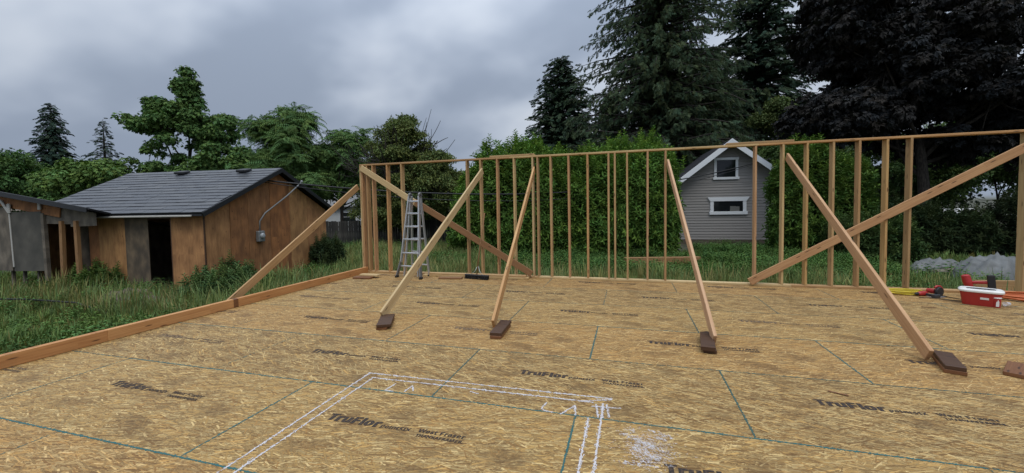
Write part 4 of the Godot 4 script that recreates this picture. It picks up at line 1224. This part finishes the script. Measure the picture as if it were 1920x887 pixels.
func build_planting() -> void:
	var r := Vector3(0.96, 0, -0.279)
	var mg := Color(0.095, 0.170, 0.050)
	var maple := lobed_clump(8, 0.30, 0.26)
	var round_leaf := clump_mesh(13, 0.32, 0.20, 0.12)
	var small_leaf := clump_mesh(14, 0.26, 0.13, 0.075)
	var purple := lobed_clump(9, 0.30, 0.24)
	var frond := frond_mesh(8, 0.85, 0.24)
	var spray := spray_mesh(10, 0.4, 0.12)
	var spray_long := spray_mesh(13, 0.9, 0.085)
	M.shoot = shoot_mesh(9, 0.30, 0.19, 0.062)
	# hedges
	var hc := Color(0.115, 0.205, 0.042)
	shrub("laurel_hedge", "tall bright green laurel behind the paired studs", Vector3(-5.2, GY, -17.4), [[Vector3(0.15, 2.25, 0), Vector3(1.7, 2.45, 1.6)], [Vector3(1.05, 2.35, -0.4), Vector3(1.2, 2.45, 1.3)], [Vector3(-1.3, 1.6, 0.2), Vector3(1.1, 1.8, 1.1)]], 11500, 1.05, hc, "laurels behind the wall")
	shrub("laurel_hedge", "slightly lower dark laurel filling the middle between the two tall ones", Vector3(-2.5, GY, -18.7), [[Vector3(0, 2.0, 0), Vector3(1.6, 2.15, 1.5)], [Vector3(1.2, 2.1, 0.3), Vector3(1.2, 2.1, 1.2)]], 7500, 1.05, hc * 0.95, "laurels behind the wall")
	shrub("laurel_hedge", "tall laurel with upright shoots next to the grey house gable", Vector3(0.0, GY, -19.0), [[Vector3(0.1, 2.25, 0), Vector3(1.75, 2.5, 1.5)], [Vector3(1.1, 1.9, 0.1), Vector3(0.8, 2.0, 1.0)], [Vector3(-1.1, 2.15, 0.3), Vector3(1.1, 2.2, 1.1)]], 11500, 1.05, hc, "laurels behind the wall")
	shrub("laurel_hedge", "leafy laurel against the far corner of the grey house", Vector3(7.1, GY, -19.9), [[Vector3(0, 2.0, 0), Vector3(1.05, 2.2, 1.1)], [Vector3(1.1, 1.7, -0.4), Vector3(1.2, 1.9, 1.1)]], 6500, 1.0, hc * 0.7, "laurels behind the wall")
	# broadleaf trees at the left
	broad_tree("maple_tree", "big maple with pointed top rising behind the brown shed roof", Vector3(-34.3, GY, -23.9), [[Vector3(0, 8.2, 0), Vector3(3.0, 2.2, 2.8)], [Vector3(-2.3, 9.5, 0.6), Vector3(2.0, 0.9, 1.6)], [Vector3(-1.8, 10.6, 0.6), Vector3(0.6, 1.0, 0.6)], [Vector3(0.7, 12.0, 0), Vector3(0.45, 1.5, 0.45)], [Vector3(0.6, 10.2, 0), Vector3(1.3, 1.2, 1.3)], [Vector3(2.4, 8.8, -0.7), Vector3(1.6, 1.3, 1.6)], [Vector3(0.0, 5.6, 0), Vector3(3.8, 1.6, 3.0)], [Vector3(2.6, 6.5, -0.7), Vector3(2.2, 1.4, 1.8)]], 0.34, 5.0, maple, mg, 210, 0.58, 30, 0.8, "", 0.65)
	broad_tree("maple_tree", "low spreading maple left of the pointed one, above the lean-to", Vector3(-36.6, GY, -20.2), [[Vector3(0, 4.6, 0), Vector3(3.7, 1.7, 2.6)], [Vector3(-2.2, 4.4, 0.6), Vector3(2.2, 1.6, 2.0)]], 0.25, 2.5, maple, Color(0.115, 0.19, 0.05), 95, 0.6, 28, 0.85)
	broad_tree("broadleaf_tree", "broad green tree between the maple and the feathery tree", Vector3(-27.2, GY, -25.4), [[Vector3(-0.3, 5.7, 0), Vector3(3.0, 1.9, 2.4)], [Vector3(2.0, 4.6, -0.5), Vector3(2.6, 2.2, 2.0)], [Vector3(-2.0, 4.2, 0.5), Vector3(2.4, 2.2, 2.0)]], 0.24, 2.5, maple, mg, 130, 0.6, 30, 0.85)
	broad_tree("broadleaf_tree", "leafy tree partly hidden behind the far edge of the lean-to roof", Vector3(-61.0, GY, -25.2), [[Vector3(0, 5.6, 0), Vector3(3.2, 2.4, 2.6)]], 0.28, 3.0, round_leaf, mg * 0.8, 30, 1.2, 70, 1.5)
	broad_tree("feathery_tree", "feathery leaved tree of heaven standing behind the shed gable", Vector3(-19.9, GY, -19.5), [[Vector3(0, 5.3, 0), Vector3(2.0, 1.8, 1.8)], [Vector3(0.8, 7.5, -0.3), Vector3(0.7, 1.0, 0.8)], [Vector3(-1.0, 6.8, 0.3), Vector3(0.8, 0.9, 0.9)], [Vector3(0.3, 3.5, 0), Vector3(2.4, 1.5, 1.8)], [Vector3(0.6, 6.3, 0), Vector3(1.4, 1.0, 1.2)]], 0.14, 4.0, frond, Color(0.115, 0.195, 0.062), 70, 0.5, 36, 0.8, "trees of heaven", 0.6)
	broad_tree("feathery_tree", "slim feathery leaved tree close to the bare twigged tree", Vector3(-17.3, GY, -21.3), [[Vector3(0, 4.9, 0), Vector3(1.3, 2.1, 0.9)], [Vector3(0.6, 6.5, -0.3), Vector3(1.0, 0.8, 0.8)], [Vector3(-0.8, 4.4, 0), Vector3(1.3, 1.8, 0.9)]], 0.10, 3.6, frond, Color(0.11, 0.19, 0.06), 36, 0.5, 36, 0.8, "trees of heaven", 0.6)
	broad_tree("broadleaf_tree", "dark tree filling the gap between the shed gable and the corner posts", Vector3(-20.5, GY, -25.0), [[Vector3(0, 5.0, 0), Vector3(2.6, 1.3, 2.0)], [Vector3(3.0, 4.6, -0.8), Vector3(2.4, 1.3, 1.8)]], 0.16, 2.8, round_leaf, mg * 0.7, 36, 0.9, 75, 1.1)
	broad_tree("bare_twig_tree", "olive leaved tree with bare dead twigs on its crown", Vector3(-12.3, GY, -19.9), [[Vector3(0.1, 4.2, 0), Vector3(2.6, 2.3, 1.9)], [Vector3(0.4, 5.7, -0.1), Vector3(1.3, 1.5, 1.2)], [Vector3(1.8, 3.7, -0.4), Vector3(2.0, 1.7, 1.5)], [Vector3(-0.5, 2.7, 0), Vector3(2.6, 1.6, 1.6)]], 0.20, 2.2, small_leaf, Color(0.135, 0.17, 0.055), 200, 0.42, 40, 0.95, "", 0.5, 26)
	broad_tree("broadleaf_tree", "dark shade tree behind the board fence and outbuilding", Vector3(-14.2, GY, -27.5), [[Vector3(0, 2.6, 0), Vector3(3.6, 2.0, 2.0)], [Vector3(3.5, 2.4, -0.8), Vector3(2.6, 1.6, 1.8)]], 0.2, 1.2, round_leaf, mg * 0.6, 36, 0.95, 75, 1.1)
	# conifers
	conifer("spruce_tree", "dark dense spruce far behind the lean-to roof", Vector3(-96.5, GY, -45.7), 21.4, 4.3, spray, Color(0.030, 0.055, 0.036), 400, 0.04, 0.35, 0.15, 0.75, 0.22, 1.3, "", 0.5)
	conifer("spruce_tree", "thin open spruce top beyond the low spreading maple", Vector3(-112.9, GY, -61.9), 23.2, 5.2, spray, Color(0.042, 0.066, 0.046), 150, 0.1, 0.3, 0.2, 0.8, 0.34, 1.4, "", 0.5)
	conifer("fir_tree", "dense dark conifer standing behind the hedge, apart from the giant cedar", Vector3(-7.2, GY, -45.5), 18.7, 5.0, spray, Color(0.042, 0.072, 0.042), 640, 0.05, 0.25, 0.25, 0.5, 0.22, 1.0, "", 0.45)
	conifer("cedar_tree", "giant drooping cedar with sky showing through its branches", Vector3(2.75, GY, -39.4), 36.0, 7.4, spray_long, Color(0.068, 0.100, 0.052), 900, 0.08, 0.22, 0.08, 0.5, 0.22, 0.72, "", 0.6)
	conifer("cedar_tree", "shorter shady cedar crowding the foot of the giant one", Vector3(-1.6, GY, -42.0), 13.5, 4.2, spray_long, Color(0.046, 0.074, 0.04), 460, 0.05, 0.4, 0.15, 0.6, 0.22, 0.85, "", 0.45)
	conifer("cedar_tree", "dark cedar rising straight behind the grey house roof", Vector3(7.5, GY, -42.5), 17.0, 5.2, spray_long, Color(0.046, 0.074, 0.04), 520, 0.05, 0.4, 0.15, 0.55, 0.22, 0.85, "", 0.45)
	conifer("fir_tree", "tall dark fir between the giant cedar and the purple maple", Vector3(13.3, GY, -48.7), 31.0, 6.2, spray, Color(0.038, 0.066, 0.040), 600, 0.06, 0.28, 0.22, 0.62, 0.2, 1.15, "", 0.45)
	# trees at the right
	broad_tree("broadleaf_tree", "pale olive tree showing between the fir and the purple maple", Vector3(11.6, GY, -38.0), [[Vector3(0, 7.6, 0), Vector3(2.3, 2.8, 2.2)], [Vector3(2.8, 6.0, -0.8), Vector3(2.2, 2.4, 2.0)], [Vector3(0.4, 4.2, 0), Vector3(3.0, 2.2, 2.4)]], 0.22, 3.5, round_leaf, Color(0.11, 0.145, 0.05), 48, 0.85, 75, 1.0)
	broad_tree("purple_maple", "huge maple with near black purple leaves over the far wall end", Vector3(13.4, GY, -24.0), [[Vector3(3.0, 9.0, -0.8), Vector3(6.6, 3.6, 4.2)], [Vector3(-3.2, 10.6, 0.8), Vector3(1.9, 1.9, 1.9)], [Vector3(-3.7, 6.3, 0.8), Vector3(1.9, 1.0, 1.8)], [Vector3(4.5, 12.5, -1.2), Vector3(6.5, 3.2, 4.0)], [Vector3(4.5, 5.8, -1.2), Vector3(5.8, 1.7, 3.6)], [Vector3(-0.6, 8.6, 0), Vector3(3.0, 2.3, 2.8)]], 0.30, 5.0, purple, Color(0.027, 0.027, 0.027), 430, 0.75, 46, 0.9, "", 0.6)
	for a in [[Vector3(16.0, GY, -33.0), 3.4, "shady green tree low behind the purple maple trunk"], [Vector3(22.5, GY, -33.5), 3.8, "shady green tree behind the tarp heaps under the purple maple"], [Vector3(10.6, GY, -30.0), 2.6, "shady green tree just past the grey house corner"]]:
		var k: float = a[1]
		broad_tree("shade_tree", a[2], a[0], [[Vector3(0, k + 1.4, 0), Vector3(k, k * 0.75, 2.0)], [Vector3(k * 0.8, k + 0.4, -0.5), Vector3(k * 0.7, k * 0.7, 1.8)]], 0.16, 2.2, round_leaf, Color(0.095, 0.155, 0.05), 70, 0.62, 34, 0.9, "shade trees under the purple maple")
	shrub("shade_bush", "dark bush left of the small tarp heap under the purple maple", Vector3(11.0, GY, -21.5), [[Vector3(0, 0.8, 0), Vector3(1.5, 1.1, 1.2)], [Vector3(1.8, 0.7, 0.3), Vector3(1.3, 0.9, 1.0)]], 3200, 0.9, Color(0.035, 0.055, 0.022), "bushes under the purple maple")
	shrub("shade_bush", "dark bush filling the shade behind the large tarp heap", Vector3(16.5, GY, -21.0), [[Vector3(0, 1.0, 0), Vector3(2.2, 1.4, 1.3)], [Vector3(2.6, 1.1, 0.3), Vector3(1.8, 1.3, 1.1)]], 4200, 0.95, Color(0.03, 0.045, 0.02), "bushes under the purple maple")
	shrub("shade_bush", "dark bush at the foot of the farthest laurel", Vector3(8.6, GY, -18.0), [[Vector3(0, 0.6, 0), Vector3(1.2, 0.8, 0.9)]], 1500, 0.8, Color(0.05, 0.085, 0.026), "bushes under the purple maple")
	shrub("shed_bush", "leafy bush growing against the near corner of the shed gable", Vector3(-10.55, GY, -8.3), [[Vector3(0, 0.25, 0), Vector3(0.7, 0.5, 0.6)], [Vector3(0.35, 0.15, 0.6), Vector3(0.7, 0.35, 0.5)]], 800, 0.6, Color(0.085, 0.14, 0.05), "bushes by the shed")
	shrub("shed_bush", "round dark bush at the far foot of the shed gable", Vector3(-10.95, GY, -12.6), [[Vector3(0, 0.4, 0), Vector3(0.5, 0.6, 0.55)]], 700, 0.6, Color(0.045, 0.07, 0.03), "bushes by the shed")
	shrub("shed_bush", "pale green weed bush before the lean-to posts", Vector3(-14.0, GY, -7.35), [[Vector3(0, 0.25, 0), Vector3(0.55, 0.4, 0.4)]], 420, 0.62, Color(0.075, 0.13, 0.035), "bushes by the shed")
	# distant belt of trees closing the view
	var i := 0
	for p in [[-150, -40, 9.0], [-125, -62, 10.0], [-100, -75, 9.0], [-78, -70, 8.0], [-60, -62, 8.0], [-46, -66, 9.0], [-34, -58, 8.0], [-22, -62, 8.0], [-9, -64, 9.0], [4, -66, 10.0], [16, -62, 10.0], [27, -58, 9.0], [38, -52, 9.0], [50, -46, 10.0], [62, -40, 10.0], [-84, -30, 5.5]]:
		var k: float = p[2]
		broad_tree("far_tree", "distant dark green tree in the row closing the view", Vector3(p[0], GY, p[1]), [[Vector3(0, k * 0.55, 0), Vector3(k * 0.75, k * 0.42, k * 0.5)], [Vector3(k * 0.4, k * 0.4, 0), Vector3(k * 0.6, k * 0.4, k * 0.5)]], 0.3, k * 0.3, round_leaf, Color(0.055, 0.09, 0.04), 30, k * 0.22, 55, 2.0, "distant row of trees")
		i += 1
	# ground cover
	var tuft := tuft_mesh(11, 0.34, 0.008, 0.14)
	var tall := tuft_mesh(9, 0.62, 0.007, 0.12)
	var weed := weed_mesh(6, 0.42, 0.10)
	var gc := Color(0.120, 0.180, 0.052)
	scatter("grass", "short mixed grass of the yard around the platform", "grass", tuft, [[-22, -6.4, -9, 2, 24000], [-20, 9, -14, -8.9, 15000], [-20, 12, -20, -14, 9000], [5, 14, -20, -9, 3000], [-30, -14, -24, -9, 3000]], gc, 0.55, 1.05, 0.12)
	scatter("tall_grass", "tall seeding grass standing in patches behind the wall and shed", "grass", tall, [[-9, -4.5, -17, -10, 3600], [-13, -7, -19, -12, 2200], [-9.8, -6.8, -10, -6, 700], [-18, -10, -7.6, -5.8, 900], [-20, -12, -6.5, -3, 500], [-4.5, 8, -12.5, -9.2, 1500]], Color(0.16, 0.215, 0.075), 0.7, 1.2, 0.3)
	scatter("undergrowth", "broad leaved weeds and brambles growing under the hedge", "weeds", weed, [[-8, 7.5, -17.3, -12.8, 3400], [3, 8.5, -22, -16, 1000], [-16, -9, -19, -14, 1100], [-13.5, -8.6, -8.6, -6.9, 300], [-19, -11, -7.8, -6.6, 260], [-11, -9.6, -13.5, -8.2, 200], [4, 12, -16, -10.5, 450], [-9.5, -6.9, -9, -4, 60], [-20, -8, -7.5, -3.0, 150]], Color(0.08, 0.15, 0.038), 0.7, 1.35)

# ------------------------------------------------------------------ scene
func _ready() -> void:
	rng.seed = 77
	# camera
	var cam := Camera3D.new()
	cam.name = "camera"
	cam.projection = Camera3D.PROJECTION_FRUSTUM
	cam.near = 0.1
	cam.far = 1500.0
	cam.size = 887.0 / 754.67 * cam.near
	cam.frustum_offset = Vector2(0.0, -25.57 / 754.67 * cam.near)
	cam.position = Vector3(0, 1.61, 0)
	cam.rotation = Vector3(-0.0435, 0.2832, -0.0173)
	add_child(cam)
	cam.current = true
	# overcast sky
	var env := Environment.new()
	env.background_mode = Environment.BG_SKY
	var sky := Sky.new()
	var pano := PanoramaSkyMaterial.new()
	pano.panorama = sky_panorama()
	sky.sky_material = pano
	env.sky = sky
	env.tonemap_mode = Environment.TONE_MAPPER_LINEAR
	env.tonemap_exposure = 1.4
	env.sdfgi_enabled = true
	env.ssao_enabled = true
	env.ssil_enabled = true
	var we := WorldEnvironment.new()
	we.name = "world_environment"
	we.environment = env
	add_child(we)
	var sun := DirectionalLight3D.new()
	sun.name = "sun"
	sun.light_energy = 0.25
	sun.light_angular_distance = 25.0
	sun.light_color = Color(1.0, 0.97, 0.92)
	sun.shadow_enabled = true
	sun.rotation_degrees = Vector3(-58, 35, 0)
	add_child(sun)
	make_materials()
	print("materials ", Time.get_ticks_msec())
	build_ground()
	build_deck()
	print("deck ", Time.get_ticks_msec())
	build_shed()
	build_houses()
	build_wall()
	build_braces()
	print("structures ", Time.get_ticks_msec())
	build_planting()
	print("planting ", Time.get_ticks_msec())
	build_ladder()
	build_small_things()
	build_vehicle("pale blue car parked beyond the yard, glimpsed between the studs", Vector3(20.2, GY, -42.2), 0.3, M.car_blue)
	build_vehicle("white car parked beyond the yard near the white post", Vector3(25.2, GY, -41.2), 0.5, M.white)
	var p := thing("white_post", "slim white post standing in the shade behind the purple maple", "post", Vector3(16.6, GY, -30.0))
	obj("shaft", box_mesh(Vector3(0.12, 1.5, 0.12), 0.01), M.trim, p, T(0, 0.75, 0))
	obj("cap", box_mesh(Vector3(0.17, 0.05, 0.17), 0.015), M.trim, p, T(0, 1.525, 0))
	p = thing("street_lamp", "far street lamp on a grey pole in front of the dark spruce", "street lamp", Vector3(-84.4, GY, -38.2))
	tube("pole", [Vector3(0, 0, 0), Vector3(0, 5.2, 0)], 0.09, M.alu, p)
	tube("arm", [Vector3(0, 4.4, 0), Vector3(0.7, 4.75, -0.25), Vector3(1.7, 4.85, -0.5)], 0.05, M.alu, p)
	obj("lamp_head", box_mesh(Vector3(0.8, 0.12, 0.3), 0.05), M.pale_trim, p, Transform3D(Basis(Vector3.UP, 0.28), Vector3(1.9, 4.88, -0.55)))

func make_materials() -> void:
	M.ground_noise = FastNoiseLite.new()
	M.ground_noise.seed = 3
	M.ground_noise.frequency = 0.12
	# strand board
	M.osb = []
	for s in [11, 12]:
		var im := osb_image(s)
		var hm: Image = im.duplicate()
		hm.convert(Image.FORMAT_L8)
		hm.convert(Image.FORMAT_RGBA8)
		hm.bump_map_to_normal_map(3.0)
		im.convert(Image.FORMAT_RGB8)
		var tex := ImageTexture.create_from_image(im)
		var nt := ImageTexture.create_from_image(hm)
		for tint in [Color(1.0, 1.0, 0.95), Color(0.95, 0.95, 0.905), Color(1.0, 0.975, 0.91)]:
			var m := mat(tint, 0.72, 0.4)
			m.albedo_texture = tex
			m.normal_enabled = true
			m.normal_texture = nt
			m.normal_scale = 0.5
			M.osb.append(m)
	# lumber
	var grain := [wood_texture(1, 512, 256, Color8(218, 190, 152), Color8(176, 140, 102), 9), wood_texture(2, 512, 256, Color8(212, 182, 142), Color8(164, 126, 90), 10)]
	M.fir = []
	var tints := [Color(0.98, 0.97, 0.94), Color(0.97, 0.92, 0.86), Color(1, 0.99, 0.95), Color(0.92, 0.85, 0.78), Color(0.98, 0.95, 0.88), Color(1.0, 0.90, 0.80), Color(0.84, 0.78, 0.71), Color(0.95, 0.91, 0.85), Color(0.94, 0.84, 0.80), Color(0.97, 0.87, 0.82), Color(0.90, 0.87, 0.80), Color(1.0, 0.94, 0.82)]
	var fs := Vector3(0.45, 2.2, 2.2)
	for i in tints.size():
		var tn: Color = tints[i]
		M.fir.append(tri_mat(grain[i % 2], fs, 0.7, Color(tn.r * 0.95, tn.g * 0.985, tn.b * 0.96), Vector3(i * 0.37, i * 0.71, i * 0.23)))
	M.rim = [tri_mat(grain[1], fs, 0.65, Color(0.96, 0.84, 0.68), Vector3(0.1, 0.3, 0.2)), tri_mat(grain[0], fs, 0.65, Color(0.90, 0.76, 0.60), Vector3(0.6, 0.1, 0.7)), tri_mat(grain[1], fs, 0.65, Color(0.98, 0.87, 0.72), Vector3(0.8, 0.6, 0.4))]
	M.grey_fir = tri_mat(grain[0], fs, 0.8, Color(0.66, 0.58, 0.50), Vector3(0.3, 0.9, 0.1))
	M.pale_fir = tri_mat(grain[0], fs, 0.7, Color(0.93, 0.88, 0.86), Vector3(0.3, 0.4, 0.1))
	M.dark_fir = tri_mat(grain[1], fs, 0.6, Color(0.38, 0.31, 0.26), Vector3(0.2, 0.5, 0.1))
	M.brown_fir = tri_mat(grain[1], fs, 0.6, Color(0.60, 0.48, 0.38), Vector3(0.7, 0.2, 0.5))
	M.old_post = tri_mat(grain[1], fs, 0.85, Color(0.74, 0.68, 0.60), Vector3(0.7, 0.8, 0.5))
	M.dark_wood = mat(lin(0.10, 0.08, 0.06), 0.9)
	# weathered plywood: grain runs upright, stained in patches
	var plyt := [ply_texture(5, Color8(184, 150, 110), Color8(126, 98, 70)), ply_texture(6, Color8(172, 134, 96), Color8(112, 86, 62))]
	M.ply = []
	for k in [Color(1.0, 0.90, 0.80), Color(0.96, 0.84, 0.72), Color(0.88, 0.76, 0.66), Color(1.0, 0.86, 0.72), Color(1.0, 0.92, 0.80)]:
		var m := tri_mat(plyt[M.ply.size() % 2], Vector3(0.8, 0.42, 0.8), 0.85, k, Vector3(M.ply.size() * 0.31, 0.13 * M.ply.size(), 0.2))
		M.ply.append(m)
	M.ply_grey = tri_mat(noise_tex(31, 0.01, Color8(70, 62, 52), Color8(112, 96, 76), 512, 0.1, 0.9), Vector3(0.6, 0.35, 0.6), 0.9)
	M.weathered = tri_mat(noise_tex(32, 0.012, Color8(78, 72, 64), Color8(126, 116, 102), 512, 0.1, 0.9), Vector3(0.5, 0.3, 0.5), 0.9)
	M.tarp_dark = tri_mat(noise_tex(33, 0.008, Color8(66, 64, 58), Color8(92, 88, 80), 512, 0.1, 0.9), Vector3(0.5, 0.4, 0.5), 0.8)
	M.concrete = tri_mat(noise_tex(34, 0.02, Color8(112, 108, 100), Color8(156, 152, 144)), Vector3(0.8, 0.8, 0.8), 0.9)
	M.block = tri_mat(noise_tex(35, 0.02, Color8(118, 118, 114), Color8(150, 150, 146)), Vector3(0.8, 0.8, 0.8), 0.9)
	M.soil = tri_mat(noise_tex(36, 0.01, lin(0.022, 0.026, 0.012), lin(0.06, 0.058, 0.03), 1024), Vector3(0.22, 0.22, 0.22), 0.95, Color.WHITE, Vector3.ZERO, true)
	M.earth = tri_mat(noise_tex(37, 0.03, lin(0.07, 0.055, 0.038), lin(0.15, 0.12, 0.085)), Vector3(0.8, 0.8, 0.8), 0.95)
	# paint, ink, chalk
	M.teal = mat(lin(0.020, 0.105, 0.10), 0.7)
	M.teal2 = mat(lin(0.035, 0.085, 0.07), 0.7)
	M.ink = tri_mat(noise_tex(40, 0.03, lin(0.022, 0.014, 0.010), lin(0.075, 0.045, 0.025), 512, 0.45, 0.75), Vector3(3, 3, 3), 0.8, Color.WHITE, Vector3.ZERO, true)
	M.ink_worn = tri_mat(noise_tex(41, 0.03, lin(0.04, 0.026, 0.018), lin(0.26, 0.17, 0.085), 512, 0.35, 0.65), Vector3(3, 3, 3), 0.8, Color.WHITE, Vector3.ZERO, true)
	M.chalk = mat(lin(0.55, 0.52, 0.52), 0.95)
	# roofs and trim
	M.roof_deck = mat(lin(0.02, 0.02, 0.022), 0.95, 0.2)
	M.shingle = []
	for i in 5:
		var k := 0.030 + 0.007 * i
		var m := tri_mat(noise_tex(50 + i, 0.05, lin(k * 0.7, k * 0.76, k * 0.88), lin(k * 1.2, k * 1.32, k * 1.55), 256), Vector3(2, 2, 2), 0.34 + 0.05 * i)
		M.shingle.append(m)
	M.black_trim = mat(lin(0.014, 0.015, 0.018), 0.5)
	M.pale_trim = mat(Color8(176, 173, 166), 0.7)
	M.curtain = mat(Color8(104, 104, 100), 0.9)
	M.trim = mat(Color8(216, 219, 222), 0.6)
	M.siding = []
	for k in [0.265, 0.245, 0.275, 0.255]:
		M.siding.append(mat(lin(k, k * 0.95, k * 0.90), 0.75))
	M.white_siding = mat(lin(0.50, 0.52, 0.53), 0.75)
	M.roof_grey = mat(lin(0.16, 0.16, 0.16), 0.85)
	M.roof_tan = mat(lin(0.16, 0.13, 0.10), 0.85)
	M.glass = mat(lin(0.012, 0.014, 0.016), 0.06, 0.5)
	M.fence = []
	for k in [0.05, 0.065, 0.04]:
		M.fence.append(tri_mat(noise_tex(62, 0.01, lin(k * 0.7, k * 0.66, k * 0.58), lin(k * 1.3, k * 1.22, k * 1.05), 256), Vector3(1.5, 0.4, 1.5), 0.9))
	# metals, plastics
	M.alu = mat(lin(0.56, 0.57, 0.58), 0.42, 0.5, 0.85)
	M.alu_dark = mat(lin(0.20, 0.20, 0.20), 0.5, 0.5, 0.6)
	M.rubber = mat(lin(0.012, 0.012, 0.013), 0.65)
	M.dark_plastic = mat(lin(0.035, 0.038, 0.042), 0.45)
	M.red = mat(lin(0.36, 0.022, 0.020), 0.4)
	M.white = mat(lin(0.72, 0.71, 0.68), 0.4)
	M.yellow = mat(lin(0.55, 0.42, 0.02), 0.5)
	M.orange = mat(lin(0.50, 0.12, 0.03), 0.5)
	M.car_blue = mat(lin(0.32, 0.38, 0.44), 0.3)
	M.clear = mat(Color(0.95, 0.97, 1.0, 0.25), 0.08)
	M.clear.transparency = BaseMaterial3D.TRANSPARENCY_ALPHA
	M.meter = mat(lin(0.20, 0.21, 0.21), 0.5, 0.5, 0.3)
	M.meter_glass = mat(lin(0.35, 0.37, 0.38), 0.12)
	M.tarp = tri_mat(noise_tex(70, 0.01, Color8(82, 84, 83), Color8(108, 110, 109), 512, 0.1, 0.9), Vector3(0.5, 0.5, 0.5), 0.6)
	M.tarp_dun = tri_mat(noise_tex(71, 0.01, Color8(92, 88, 74), Color8(130, 124, 104)), Vector3(0.5, 0.5, 0.5), 0.8)
	M.plastic = mat(lin(0.22, 0.235, 0.25), 0.4)
	var bark := noise_tex(72, 0.03, lin(0.016, 0.013, 0.010), lin(0.045, 0.038, 0.030), 256)
	M.bark = tri_mat(bark, Vector3(1.5, 0.4, 1.5), 0.95)
	M.leaf = leaf_mat()
